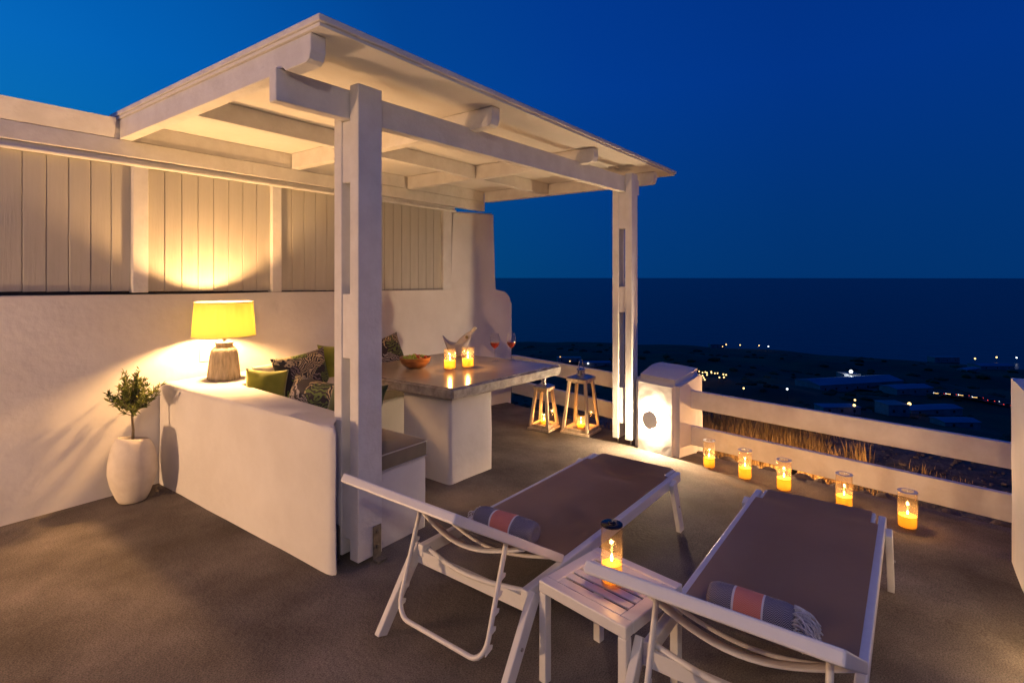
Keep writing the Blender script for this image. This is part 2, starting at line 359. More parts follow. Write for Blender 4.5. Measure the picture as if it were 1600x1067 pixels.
def towel_mat(name, L0):
    """bands along local X: herringbone indigo, white line, coral, white line, indigo"""
    m, t, b = mat(name)
    tc = t.nodes.new('ShaderNodeTexCoord'); sp = t.nodes.new('ShaderNodeSeparateXYZ'); t.links.new(tc.outputs['Object'], sp.inputs[0])
    band = t.nodes.new('ShaderNodeMapRange'); t.links.new(sp.outputs[0], band.inputs[0]); band.inputs[1].default_value = -L0 / 2; band.inputs[2].default_value = L0 / 2
    r = t.nodes.new('ShaderNodeValToRGB'); r.color_ramp.interpolation = 'CONSTANT'; t.links.new(band.outputs[0], r.inputs[0])
    ind, wh, co = (.075, .075, .12), (.75, .72, .74), (.72, .20, .14)
    ramp(r, [(0, ind), (.30, wh), (.325, co), (.645, wh), (.67, ind)])
    at = t.nodes.new('ShaderNodeMath'); at.operation = 'ARCTAN2'; t.links.new(sp.outputs[1], at.inputs[0]); t.links.new(sp.outputs[2], at.inputs[1])
    # herringbone: zigzag of the angle, offset along x
    zz = t.nodes.new('ShaderNodeMath'); zz.operation = 'PINGPONG'; zz.inputs[1].default_value = .013; t.links.new(sp.outputs[0], zz.inputs[0])
    a2 = t.nodes.new('ShaderNodeMath'); a2.operation = 'MULTIPLY'; a2.inputs[1].default_value = .052; t.links.new(at.outputs[0], a2.inputs[0])
    s_ = t.nodes.new('ShaderNodeMath'); s_.operation = 'ADD'; t.links.new(zz.outputs[0], s_.inputs[0]); t.links.new(a2.outputs[0], s_.inputs[1])
    fr = t.nodes.new('ShaderNodeMath'); fr.operation = 'PINGPONG'; fr.inputs[1].default_value = .0032; t.links.new(s_.outputs[0], fr.inputs[0])
    th = t.nodes.new('ShaderNodeMapRange'); t.links.new(fr.outputs[0], th.inputs[0]); th.inputs[1].default_value = .0016; th.inputs[2].default_value = .0024; th.inputs[4].default_value = .8
    mx = t.nodes.new('ShaderNodeMix'); mx.data_type = 'RGBA'; t.links.new(th.outputs[0], mx.inputs['Factor']); t.links.new(r.outputs[0], mx.inputs[6])
    r2 = t.nodes.new('ShaderNodeValToRGB'); r2.color_ramp.interpolation = 'CONSTANT'; t.links.new(band.outputs[0], r2.inputs[0])
    ramp(r2, [(0, (.50, .47, .54)), (.30, wh), (.325, (.80, .40, .32)), (.645, wh), (.67, (.50, .47, .54))])
    t.links.new(r2.outputs[0], mx.inputs[7]); t.links.new(mx.outputs[2], b.inputs['Base Color']); b.inputs['Roughness'].default_value = .9
    n = t.nodes.new('ShaderNodeTexNoise'); n.inputs['Scale'].default_value = 35; t.links.new(tc.outputs['Object'], n.inputs['Vector'])
    bp = t.nodes.new('ShaderNodeBump'); bp.inputs['Strength'].default_value = .5; bp.inputs['Distance'].default_value = .006; t.links.new(n.outputs[0], bp.inputs['Height']); t.links.new(bp.outputs[0], b.inputs['Normal'])
    return m

# sea
m, t, b = mat('night_sea')
b.inputs['Base Color'].default_value = (.0008, .004, .012, 1); b.inputs['Roughness'].default_value = .32; b.inputs['IOR'].default_value = 1.33
b.inputs['Specular IOR Level'].default_value = .32
tc = t.nodes.new('ShaderNodeTexCoord'); n = t.nodes.new('ShaderNodeTexNoise'); n.inputs['Scale'].default_value = .03; n.inputs['Detail'].default_value = 8
t.links.new(tc.outputs['Object'], n.inputs['Vector']); bp = t.nodes.new('ShaderNodeBump'); bp.inputs['Strength'].default_value = .35; bp.inputs['Distance'].default_value = 3
t.links.new(n.outputs[0], bp.inputs['Height']); t.links.new(bp.outputs[0], b.inputs['Normal'])
M['sea'] = m

def lamp(name, parent, loc, power, color, size=.02, spot=None, rot=None):
    ld = bpy.data.lights.new(name, 'POINT'); ld.energy = power; ld.color = color; ld.shadow_soft_size = size
    o = bpy.data.objects.new(name, ld); COL.objects.link(o); o.parent = parent; o.location = loc
    return o

# ================================================================ SETTING
def fz(X):
    t = X - 3.4; w_ = .4
    if t < -w_: return 0.0
    if t > w_: return -.071 * t
    return -.071 * (t + w_) ** 2 / (4 * w_)

# terrace floor: a slab that drains towards the sea side
bm = BM()
def edge_x(y):   # seaward edge under the rails
    if y < 1.9: return 5.02 + (y + .52) * .176
    return 5.45 + (y - 1.9) * .29
xs = [-1.8 + i * .2 for i in range(40)]
ys = [-3.0 + i * .2 for i in range(40)]
grid = []
for y in ys:
    row = []; ex = edge_x(y) + .02 * noise.noise(Vector((0, y * 3, 0)))
    for i, x in enumerate(xs):
        u = i / (len(xs) - 1); X = -1.8 + (ex + 1.8) * u
        row.append(bm.verts.new((X, y, fz(X))))
    grid.append(row)
for a, b_ in zip(grid, grid[1:]):
    for i in range(len(a) - 1): bm.faces.new((a[i], a[i + 1], b_[i + 1], b_[i]))
# thickness at the seaward edge
for a, b_ in zip(grid, grid[1:]):
    v1, v2 = a[-1], b_[-1]
    d1 = bm.verts.new(v1.co - Vector((0, 0, .5))); d2 = bm.verts.new(v2.co - Vector((0, 0, .5)))
    bm.faces.new((v1, d1, d2, v2))
bmesh.ops.remove_doubles(bm, verts=bm.verts[:], dist=.0005)
for f in bm.faces: f.smooth = True
o = obj('terrace_floor', bm, M['floor'], smooth=True, auto=50); tag(o, kind='structure')

PROF = [(0, -.62), (5, -.5), (8.4, -.46), (9.5, -.9), (12, -2.6), (40, -14), (100, -33), (200, -49), (300, -60.5), (450, -74), (600, -85), (720, -92), (800, -97.5), (840, -103), (900, -116), (4000, -130)]
def ground_z(x, y):
    r = math.hypot(x, y)
    if r > PROF[-1][0]: return PROF[-1][1]
    for (r0, z0), (r1, z1) in zip(PROF, PROF[1:]):
        if r <= r1:
            t = (r - r0) / (r1 - r0); z = z0 + (z1 - z0) * t; break
    if r > 12:
        a = math.atan2(y, x); k = min(1, (r - 12) / 90.)
        amp = min(r, 700) * .009 * (1 - .8 * min(1, max(0, (r - 450) / 300.)))
        z += k * amp * (math.sin(x * .021 + y * .013) + .6 * math.sin(x * .047 - y * .038 + 1.3) + .35 * math.sin(x * .11 + y * .09))
        z += min(1, max(0, (r - 350) / 400.)) * 3 * (math.sin(a * 2.2 + .35))
    elif r < 9:
        z += .035 * math.sin(x * 1.9 + y * .7) + .03 * math.sin(y * 2.3 - x * .6)
    return z
def polar_sheet(rs, na, zf, jit=0):
    bm = BM(); rings = []
    for r in rs:
        rings.append([bm.verts.new((r * math.cos(2 * PI * i / na), r * math.sin(2 * PI * i / na), zf(r * math.cos(2 * PI * i / na), r * math.sin(2 * PI * i / na)))) for i in range(na)])
    for a, b_ in zip(rings, rings[1:]):
        for i in range(na): bm.faces.new((a[i], a[(i + 1) % na], b_[(i + 1) % na], b_[i]))
    bm.faces.new(rings[0]); return bm
rs = [.5 + i * .3 for i in range(30)]
obj_g = obj('garden_ground', polar_sheet(rs, 220, lambda x, y: ground_z(x, y) + .025 * noise.noise(Vector((x * 4, y * 4, 0)))), M['gravel'], smooth=True); tag(obj_g, kind='structure')
rs = [9.2 * (1.045 ** i) for i in range(112)]
def hill_z(x, y):
    r = math.hypot(x, y); k = min(1, (r - 9) / 60)
    return ground_z(x, y) + k * min(r * .012, 3.2 - min(2, max(0, (r - 450) / 150))) * noise.noise(Vector((x * .03, y * .03, 5))) - .01
o = obj('hillside', polar_sheet(rs, 460, hill_z), M['land'], smooth=True); tag(o, kind='structure')
bm = BM(); bmesh.ops.create_circle(bm, cap_ends=True, radius=60000, segments=96); 
o = obj('sea', bm, M['sea'], loc=(0, 0, -101)); tag(o, kind='structure')

# ================================================================ HOUSE WALL WITH BOARDED PANELS
hw = thing('house_wall', (2, 4.9, 0), 'white plastered house wall with beige boarded panels above, behind the lamp and bench', 'wall')
WY = 4.72
def rel(o, root):   # geometry is written in world coordinates; shift under its root
    o.location = Vector(o.location) - root.location; return o
bm = BM()
# masonry profile along x (front face at WY): lower wall, column at the sea end, rounded end step
def wall_poly():
    p = [(-1.9, -.3), (6.37, -.5), (6.37, 1.16)]
    cx_, cz_, rr = 6.20, 1.21, .17      # rounded shoulder
    for i in range(7):
        a = R(0 + i * 15); p.append((cx_ + rr * math.cos(a), cz_ + .18 * math.sin(a)))
    p += [(5.965, 1.41), (5.96, 2.488), (5.10, 2.436), (5.10, 1.42), (-1.9, 1.515)]
    return p
pp = wall_poly()
f1 = [bm.verts.new((x, WY, z)) for x, z in pp]; f2 = [bm.verts.new((x, WY + .32, z)) for x, z in pp]
bm.faces.new(f1); bm.faces.new(f2[::-1])
for i in range(len(pp)): bm.faces.new((f1[i], f1[(i + 1) % len(pp)], f2[(i + 1) % len(pp)], f2[i]))
es = [e for e in bm.edges if not (abs(e.verts[0].co.y - e.verts[1].co.y) > .1 and False)]
bmesh.ops.bevel(bm, geom=es, offset=.022, segments=3, affect='EDGES')
wobble(bm, .008, 1.6, 3, .25)
rel(obj('plaster_wall', bm, M['plaster'], hw, smooth=True, auto=60), hw)
# backing so no light leaks between boards
bm = BM(); box(bm, -1.9, 5.10, WY + .075, WY + .11, 1.38, 2.62)
rel(obj('backing_sheet', bm, M['dark'], hw), hw)
def wall_base(x): return 1.493 - (x - .85) * .0168
# mullions at measured places; boards between
mull = [(-1.85, -1.78), (-.61, -.50), (.49, .595), (1.588, 1.694), (2.692, 2.785), (3.80, 3.90), (4.935, 5.085)]
for a, b_ in mull:
    bm = BM(); box(bm, a, b_, WY - .006, WY + .07, wall_base((a + b_) / 2) + .003, 2.437, .006, 2)
    rel(obj('mullion', bm, M['wood_white'], hw), hw)
bd = BM(); box(bd, .0025, .1215, 0, .024, 0, .96, .004, 1)
for (a0, a1), (b0, b1) in zip(mull, mull[1:]):
    span = b0 - a1; n_ = 8; wd = span / n_
    for i in range(n_):
        x = a1 + i * wd; zb = wall_base(x + wd / 2) + .012
        bm = BM(); box(bm, .0015, wd - .0015, 0, .024, 0, 2.437 - zb, .004, 1)
        rel(obj('board', bm, M['board'], hw, loc=(x, WY + .034 + random.uniform(-.0015, .0015), zb)), hw)
# moulding rail, lower fascia, upper fascia
bm = BM(); tube(bm, [(-1.85, WY - .012, 2.452), (5.15, WY - .012, 2.44)], .017, 10); box(bm, -1.85, 5.15, WY - .004, WY + .06, 2.438, 2.489, .003)
rel(obj('moulding', bm, M['wood_white'], hw, smooth=True, auto=40), hw)
bm = BM(); box(bm, -1.85, 5.72, WY - .03, WY + .06, 2.492, 2.612, .004)
rel(obj('fascia_board', bm, M['wood_white'], hw), hw)
bm = BM()   # upper fascia leans out, left of the pergola
v = [(-1.85, WY - .032, 2.615), (-1.85, WY - .075, 2.752), (-1.85, WY + .06, 2.752), (-1.85, WY + .06, 2.615)]
a = [bm.verts.new(p) for p in v]; b_ = [bm.verts.new((1.462, p[1], p[2])) for p in v]
bm.faces.new(a); bm.faces.new(b_[::-1])
for i in range(4): bm.faces.new((a[i], a[(i + 1) % 4], b_[(i + 1) % 4], b_[i]))
rel(obj('fascia_board', bm, M['wood_white'], hw), hw)
bm = BM(); box(bm, 1.466, 5.72, WY - .02, WY + .06, 2.615, 2.752, .003)
rel(obj('fascia_board', bm, M['wood_white'], hw), hw)
bm = BM(); box(bm, 2.062, 2.162, WY - .012, WY - .001, .905, 1.02, .004, 2)
so = rel(obj('socket_plate', bm, M['plastic'], hw), hw); so['label'] = 'white wall socket behind the lamp'

# house front wall behind the camera and its lamps (what lights the terrace)
hf = thing('house_front', (-1.8, 1, 0), 'white plastered house front behind the terrace', 'wall')
bm = BM(); box(bm, -2.1, -1.8, -3.2, 4.71, -.3, 3.5, .02, 2); wobble(bm, .008, 1.5, 8, .5)
rel(obj('plaster_wall', bm, M['plaster'], hf, smooth=True, auto=60), hf)

def disc_light(loc, facing_rz, label, power, color, group=None, rdisc=.088, ringr=.075):
    t_ = thing('wall_light', loc, label, 'wall light', facing_rz, group)
    # local -X points away from the wall
    bm = BM(); lathe(bm, [(0, 0), (.05, 0), (.05, .054), (0, .054)], 24); bm.transform(Matrix.Rotation(-PI / 2, 4, 'Y'))
    obj('mount', bm, M['plastic'], t_, smooth=True, auto=40)
    bm = BM(); lathe(bm, [(0, .055), (rdisc - .004, .055), (rdisc, .058), (rdisc, .062), (rdisc - .004, .065), (0, .065)], 40); bm.transform(Matrix.Rotation(-PI / 2, 4, 'Y'))
    obj('disc_cover', bm, M['discpaint'], t_, smooth=True, auto=40)
    bm = BM(); tor = []
    for i in range(40):
        a = 2 * PI * i / 40; tor.append([bm.verts.new((-.042 + .008 * math.sin(b), (ringr + .008 * math.cos(b)) * math.cos(a), (ringr + .008 * math.cos(b)) * math.sin(a))) for b in [2 * PI * j / 8 for j in range(8)]])
    for i in range(40):
        for j in range(8): bm.faces.new((tor[i][j], tor[(i + 1) % 40][j], tor[(i + 1) % 40][(j + 1) % 8], tor[i][(j + 1) % 8]))
    obj('diffuser_ring', bm, M['ring'], t_, smooth=True)
    for k in range(6):
        a = 2 * PI * (k + .5) / 6
        lamp('led', t_, (-.0055, .098 * math.cos(a), .098 * math.sin(a)), power / 6, color, .004)
    return t_
M['discpaint'] = noisy('grey_disc_added_glow', (.66, .62, .58), (.72, .68, .63), 12, .6, .05, 60)
b = M['discpaint'].node_tree.nodes['Principled BSDF']; b.inputs['Emission Color'].default_value = (1, .72, .48, 1); b.inputs['Emission Strength'].default_value = .16   # faint glow added to the opaque cover, which its back light leaves dark

# ================================================================ BENCH MASONRY
bench = thing('masonry_bench', (2.2, 3.2, 0), 'white plastered corner bench with high parapet, under the table lamp', 'bench')
bm = BM()
prism(bm, [(1.765, 2.60), (1.767, 2.545), (1.775, 2.515), (1.788, 2.503), (1.802, 2.515), (1.835, 2.585), (1.889, 2.69), (2.03, 2.70), (2.035, 3.2), (2.05, 4.12), (2.25, 4.15), (3.45, 4.15), (3.45, 4.70), (1.765, 4.70)], -.02, .79, .035, 4)
wobble(bm, .007, 2.2, 5, .16)
rel(obj('parapet', bm, M['plaster'], bench, smooth=True, auto=70), bench)
bm = BM(); box(bm, 2.066, 2.486, 2.525, 3.92, -.02, .45, .02, 3); wobble(bm, .004, 3, 1, .2)
rel(obj('seat_block', bm, M['plaster'], bench, smooth=True, auto=60), bench)
bm = BM(); box(bm, 2.0, 4.55, 3.925, 4.70, -.15, .45, .02, 3); wobble(bm, .004, 3, 2, .2)
rel(obj('seat_block', bm, M['plaster'], bench, smooth=True, auto=60), bench)

# ================================================================ TABLE
tb = thing('stone_table', (3.35, 3.15, 0), 'square polished cement table on a white plastered pier, holding the glasses', 'table')
bm = BM()
# slab with uneven hand-cut rim
poly = [(3.0, 2.775), (4.44, 2.70), (4.46, 4.19), (2.97, 4.21)]
b0 = [bm.verts.new((x, y, .672)) for x, y in poly]; t0 = [bm.verts.new((x, y, .765)) for x, y in poly]
F_ = [bm.faces.new(b0[::-1]), bm.faces.new(t0)] + [bm.faces.new((b0[i], b0[(i + 1) % 4], t0[(i + 1) % 4], t0[i])) for i in range(4)]
bmesh.ops.bevel(bm, geom=bm.edges[:], offset=.016, segments=3, affect='EDGES')
for f in bm.faces: f.material_index = 0 if f.calc_center_median().z > .7635 else 1
for _ in range(5):
    es = [e for e in bm.edges if e.calc_length() > .09]
    if es: bmesh.ops.subdivide_edges(bm, edges=es, cuts=1, use_grid_fill=True)
bm.normal_update()
for v in bm.verts:
    k = .006 if v.co.z < .762 else 0
    v.co += v.normal * k * (noise.noise(v.co * 9) + .6 * noise.noise(v.co * 25))
rel(obj('tabletop', bm, [M['cement'], M['cement_edge']], tb, smooth=True, auto=50), tb)
bm = BM(); box(bm, 3.08, 3.61, 2.872, 3.41, -.05, .674, .03, 4); wobble(bm, .006, 3, 7, .12)
rel(obj('pier', bm, M['plaster'], tb, smooth=True, auto=60), tb)

# ================================================================ PERGOLA
pg = thing('pergola', (1.98, 2.5, 0), 'white timber pergola with flat boarded roof over the bench and table', 'pergola')
def post(x0, x1, yf, zb, zt, spacers, slant=0):
    # one post = two boards with spacer blocks; outer board stands in front of the beam
    bm = BM(); box(bm, x0, x1, yf, yf + .075, zb, zt, .004)
    p = rel(obj('post', bm, M['wood_white'], pg), pg)
    bm = BM(); box(bm, x0, x1, yf + .148, yf + .218, zb, 2.62, .004)
    q = obj('post_board', bm, M['wood_white'], p)
    for a, b_ in spacers:
        bm = BM(); box(bm, x0 + .006, x1 - .006, yf + .0765, yf + .1465, a, b_, .002)
        obj('spacer_block', bm, M['wood_white'], p)
    return p
p1 = post(1.895, 2.062, 2.45, .03, 2.665, [(.135, .50), (1.145, 1.505), (2.13, 2.472)])
for (bx, by, rz) in ((2.02, 2.446, 0), (1.891, 2.635, PI / 2)):
    bm = BM(); box(bm, -.03, .03, -.004, 0, -.02, .17, .002); box(bm, -.032, .032, -.05, 0, -.022, -.014)
    for bz in (.05, .135): lathe(bm, [(0, 0), (.011, 0), (.011, .009), (0, .011)], 8, c=(0, 0, 0)); bm.verts.ensure_lookup_table(); [setattr(v, 'co', Vector((v.co.x, -.004 - v.co.z, v.co.y + bz))) for v in bm.verts[-18:]]
    o = obj('bracket', bm, M['plate'], p1, loc=(bx, by, .03), rot=(0, 0, -rz))
p2z = fz(5.25)
p2 = post(5.19, 5.335, 2.319, p2z + .06, 2.665, [(.09, .46), (1.24, 1.50), (2.10, 2.472)])
for yy in (2.356, 2.50):
    bm = BM(); tube(bm, [(5.25, yy, p2z), (5.25, yy, p2z + .062)], .009, 8)
    obj('threaded_rod', bm, M['steel'], p2)
bm = BM(); obox(bm, (1.475, 2.562 + .04 * .505, 2.56), (5.53, 2.562 - .04 * 3.55, 2.56), .068, .164, bev=.004)
rel(obj('beam', bm, M['wood_white'], pg), pg)
def rafter(x):
    bm = BM(); pts = [(2.285, 2.662), (2.285, 2.752), (WY - .03, 2.752), (WY - .03, 2.618), (2.60, 2.643), (2.335, 2.643), (2.303, 2.648)]
    pts = [(2.285, 2.672), (2.285, 2.752), (4.685, 2.752), (4.685, 2.612), (2.62, 2.620), (2.60, 2.6435), (2.52, 2.6435), (2.50, 2.620), (2.325, 2.621), (2.30, 2.634)]
    a = [bm.verts.new((x, y, z)) for y, z in pts]; b_ = [bm.verts.new((x + .082, y, z)) for y, z in pts]
    bm.faces.new(a); bm.faces.new(b_[::-1])
    for i in range(len(pts)): bm.faces.new((a[i], a[(i + 1) % len(pts)], b_[(i + 1) % len(pts)], b_[i]))
    bmesh.ops.bevel(bm, geom=bm.edges[:], offset=.003, segments=1, affect='EDGES')
    rel(obj('rafter', bm, M['wood_white'], pg), pg)
RX = [1.495, 2.865, 4.31, 5.70]
for x in RX: rafter(x)
for a, b_ in zip(RX, RX[1:]):
    bm = BM(); box(bm, a + .084, b_ - .002, 3.655, 3.725, 2.622, 2.752, .003)
    rel(obj('purlin', bm, M['wood_white'], pg), pg)
bm = BM(); box(bm, 1.482, 6.09, 2.195, 4.80, 2.7545, 2.772, .002)
rel(obj('soffit_panel', bm, M['soffit'], pg), pg)
bm = BM(); box(bm, 1.47, 6.10, 2.18, 4.82, 2.7735, 2.806, .005, 2)
rel(obj('roof_sheet', bm, M['wood_white'], pg), pg)

# ================================================================ SEA-SIDE PILLAR, FENCE, RIGHT PIER
pl = thing('masonry_pillar', (5.4, 1.95, -.13), 'squat white plastered pillar with rounded top holding the glowing round light', 'pillar')
bm = BM()
ring = []
prof = [(5.135, 2.29), (5.135 + .0, 2.29)]
A = [(5.20, 2.30), (5.075, 1.81), (5.50, 1.74), (5.84, 1.80), (5.95, 2.32)]
def ptop(x, y): return .592 + .075 * math.exp(-((x - 5.62) / .3) ** 2)
base = [bm.verts.new((x - (.02 if i < 2 else 0), y, -.35)) for i, (x, y) in enumerate(A)]
top = [bm.verts.new((x + (.0 if i < 2 else 0), y, (.592, .592, .62, .60, .64)[i])) for i, (x, y) in enumerate(A)]
mid = None
bm.faces.new(base[::-1]); tf = bm.faces.new(top)
for i in range(5): bm.faces.new((base[i], base[(i + 1) % 5], top[(i + 1) % 5], top[i]))
bmesh.ops.bevel(bm, geom=[e for e in bm.edges if not all(v in base for v in e.verts)], offset=.055, segments=5, affect='EDGES')
wobble(bm, .009, 3.2, 11, .10)
for v in bm.verts:
    if v.co.z > .0: v.co.z += .05 * math.exp(-((v.co.x - 5.56) / .34) ** 2) * (v.co.z / .6) ** 2
rel(obj('plaster_body', bm, M['plaster'], pl, smooth=True, auto=70), pl)

fang = math.atan2(1.817 - 2.29, 5.08 - 5.199)   # direction of pillar face
WARM = (1, .70, .40)
disc_light((5.130, 2.065, .205), PI / 2 + fang + PI if False else math.atan2(-(5.08 - 5.199), 1.817 - 2.29) + PI, 'round disc light glowing white on the squat pillar beside the pergola post', 105, WARM)

def fence(p, q, z_hi, z_lo, label, posts):
    p, q = Vector(p), Vector(q); d = (q - p)
    root = thing('rail_fence', (p.x, p.y, fz(p.x)), label, 'fence')
    for (za, zb) in (z_hi, z_lo):
        bm = BM(); obox(bm, (p.x, p.y, (za + zb) / 2), (q.x, q.y, (za + zb) / 2), .05, za - zb, bev=.005, seg=2)
        rel(obj('rail', bm, M['wood_white'], root), root)
    for t_ in posts:
        c_ = p.lerp(q, t_); n_ = Vector((d.y, -d.x)).normalized() * -.062
        if n_.x < 0: n_ = -n_
        bm = BM(); box(bm, c_.x + n_.x - .035, c_.x + n_.x + .035, c_.y + n_.y - .035, c_.y + n_.y + .035, -.5, z_hi[0] - .02, .004)
        rel(obj('fence_post', bm, M['wood_white'], root), root)
    return root
disc_light((3.08, -.447, .28), PI / 2 + PI, 'round disc light on the inner face of the right-hand pier', 7, (1, .60, .28))
fence((5.372, 1.80), (4.93, -.62), (.487, .312), (.140, -.046), 'white two-rail fence between the glowing pillar and the right-hand pier', [])
fence((6.37, 4.70), (5.72, 2.20), (.472, .292), (.118, -.072), 'white two-rail fence between house wall and pergola post, behind the lanterns', [])

rp = thing('masonry_pier', (3.9, -.8, 0), 'tall white plastered pier with rounded top at the right edge, warmly lit', 'pier')
bm = BM(); box(bm, 2.6, 4.30, -1.3, -.455, -.2, 1.16, .0); bmesh.ops.bevel(bm, geom=[e for e in bm.edges if min(v.co.z for v in e.verts) > 1], offset=.15, segments=8, affect='EDGES')
wobble(bm, .008, 2.5, 17, .14)
rel(obj('plaster_body', bm, M['plaster'], rp, smooth=True, auto=70), rp)
bm = BM(); box(bm, 4.31, 5.25, -1.3, -.70, -.2, .42, .05, 4); wobble(bm, .008, 2.5, 19, .14)
rel(obj('low_plaster_step', bm, M['plaster'], rp, smooth=True, auto=70), rp)

# stones along the seaward edge of the floor
ke = thing('stone_kerb', (5.1, .6, -.15), 'row of rough dark stones along the floor edge under the right-hand fence', 'kerb')
y = -.6
while y < 1.75:
    ln = random.uniform(.10, .21); bm = BM(); bmesh.ops.create_icosphere(bm, subdivisions=2, radius=1)
    sd = random.uniform(0, 50)
    for v in bm.verts:
        v.co *= 1 + .28 * noise.noise(v.co * 1.4 + Vector((sd, 0, 0)))
        v.co = Vector((v.co.x * random.uniform(.10, .102), v.co.y * ln * .55, v.co.z * .062))
    X = edge_x(y + ln / 2) + .075 + random.uniform(-.01, .015)
    o = obj('stone', bm, M['stone'], ke, smooth=True, auto=35, loc=(X, y + ln / 2, fz(X) - .055 + random.uniform(-.015, .01)), rot=(0, random.uniform(-.2, .2), random.uniform(-.3, .3))); rel(o, ke)
    y += ln * .98

# ================================================================ LOUNGERS
def make_lounger():
    """local: x=0 at head end of base (towards camera), +x away; y 0..W; z up"""
    t_ = thing('sun_lounger', (0, 0, 0), '', 'sun lounger'); W = .64; Lh = 1.70; zt = .345
    A_ = M['alu']
    for y in (.0175, W - .0175):
        bm = BM(); obox(bm, (0, y, zt - .03), (Lh - .02, y, zt - .03), .035, .058, bev=.006, seg=2)
        obj('side_rail', bm, A_, t_)
    # legs: splayed flat bars
    for y, sy in ((.0, -1), (W, 1)):
        for x0, x1 in ((.03, -.20), (Lh - .20, Lh - .09 )):
            bm = BM(); obox(bm, (x0, y + sy * .016, zt - .012), (x1, y + sy * .022, .0), .03, .062, up=Vector((0, 1, 0)).cross(Vector((x1 - x0, 0, -zt))).normalized() if False else Vector((1, 0, .3)), bev=.005, seg=2)
            # trim foot to the floor plane
            for v in bm.verts:
                if v.co.z < 0.012: v.co.z = 0.001
            obj('leg', bm, A_, t_)
            bm = BM(); lathe(bm, [(0, 0), (.007, 0), (.007, .004), (0, .006)], 8); bm.transform(Matrix.Translation(((x0 + x1) / 2, y + sy * .036, zt / 2)) @ Matrix.Rotation(-sy * PI / 2, 4, 'X'))
            obj('bolt', bm, M['steel'], t_)
    # foot-end bar, narrower than the rails, slightly dropped with rounded ends
    bm = BM(); obox(bm, (Lh - .01, .045, zt - .020), (Lh - .01, W - .045, zt - .020), .036, .036, bev=.01, seg=2)
    obj('foot_bar', bm, A_, t_)
    for yb_ in (.055, W - .055):
        bm = BM(); obox(bm, (Lh - .16, yb_, zt - .014), (Lh - .03, yb_, zt - .014), .022, .03, bev=.006); obj('end_bracket', bm, A_, t_)
    # sling over the bed
    bm = BM(); nx, ny = 26, 10; g = []
    for i in range(nx + 1):
        x = .27 + (Lh - .16 - .27) * i / (nx - 4) if i <= nx - 4 else Lh - .158 + (.163) * (i - nx + 3) / 3; e = 0 if i <= nx - 4 else .034
        row = []
        for j in range(ny + 1):
            v = j / ny; yy = .030 + e + (W - .06 - 2 * e) * v
            sag = (.020 * math.sin(PI * v) * min(1, (Lh - x) * 3) + .0025 * noise.noise(Vector((x * 9, v * 2, 1))) * math.sin(PI * v)) if x < Lh else 0
            row.append(bm.verts.new((x, yy, zt + .003 - sag)))
        g.append(row)
    # fold over the foot bar
    row = [bm.verts.new((Lh + .012, v.co.y, zt - .018)) for v in g[-1]]; g.append(row)
    for a, b_ in zip(g, g[1:]):
        for j in range(ny): bm.faces.new((a[j], b_[j], b_[j + 1], a[j + 1]))
    r_ = bmesh.ops.solidify(bm, geom=bm.faces[:], thickness=.003)
    obj('sling', bm, M['sling'], t_, smooth=True, auto=50)
    # head cross bars of the base: flat curved plate plus round tube
    bm = BM(); n_ = 14
    for k in range(n_):
        a0, a1 = k / n_, (k + 1) / n_
        f_ = lambda q: .03 - .05 * math.sin(PI * q)
        obox(bm, (.01, W * a0, zt - .06 + 0 * f_(a0)), (.01, W * a1 + .001, zt - .06), .012, .06)
    bmesh.ops.remove_doubles(bm, verts=bm.verts[:], dist=.002)
    obj('head_plate', bm, A_, t_)
    bm = BM(); tube(bm, [(.045 - .06 * math.sin(PI * k / 14), .02 + (W - .04) * k / 14, zt - .03) for k in range(15)], .011, 8)
    obj('support_bar', bm, A_, t_, smooth=True)
    # raised backrest: pivot at x=.27 z=.36; top bar at x=-.42,z=.775
    P0 = Vector((.27, 0, .362)); P1 = Vector((-.402, 0, .770)); d = (P1 - P0).normalized(); nrm_ = Vector((-d.z, 0, d.x))
    if nrm_.z < 0: nrm_ = -nrm_
    for y in (.012, W - .012):
        bm = BM(); obox(bm, P0 + Vector((0, y, 0)), P1 + Vector((0, y, 0)), .024, .036, up=nrm_, bev=.005, seg=2)
        obj('back_side_rail', bm, A_, t_)
    bm = BM(); obox(bm, P1 + Vector((0, -.0, 0)), P1 + Vector((0, W, 0)), .036, .036, up=nrm_, bev=.007, seg=2)
    obj('top_bar', bm, A_, t_)
    bm = BM(); g = []
    for i in range(13):
        c_ = P0.lerp(P1, .03 + .94 * i / 12); row = []
        for j in range(9):
            v = j / 8; sg = .012 * math.sin(PI * v)
            row.append(bm.verts.new(c_ + Vector((0, .022 + (W - .044) * v, 0)) + nrm_ * (.012 - sg)))
        g.append(row)
    for a, b_ in zip(g, g[1:]):
        for j in range(8): bm.faces.new((a[j], b_[j], b_[j + 1], a[j + 1]))
    bmesh.ops.solidify(bm, geom=bm.faces[:], thickness=.003)
    obj('back_sling', bm, M['sling'], t_, smooth=True, auto=50)
    # bowed stretchers behind the backrest
    for fr, dep in ((.37, .072), (.12, .05)):
        c_ = P0.lerp(P1, fr)
        bm = BM(); pts = [c_ + Vector((0, .02 + (W - .04) * k / 16, 0)) - nrm_ * (.012 + dep * math.sin(PI * k / 16)) for k in range(17)]
        tube(bm, pts, .011 if fr > .2 else .008, 8, flat=(1.7, .7) if fr > .2 else None)
        obj('bowed_stretcher', bm, A_, t_, smooth=True)
    # U prop with racks
    c_ = P0.lerp(P1, .46) - nrm_ * .02
    zb = .125
    bm = BM(); yl, yr = .07, W - .07; rr = .07
    pts = [(c_.x, yl, c_.z), (c_.x - .006, yl, c_.z - .02)]
    low = Vector((-.185, 0, zb))
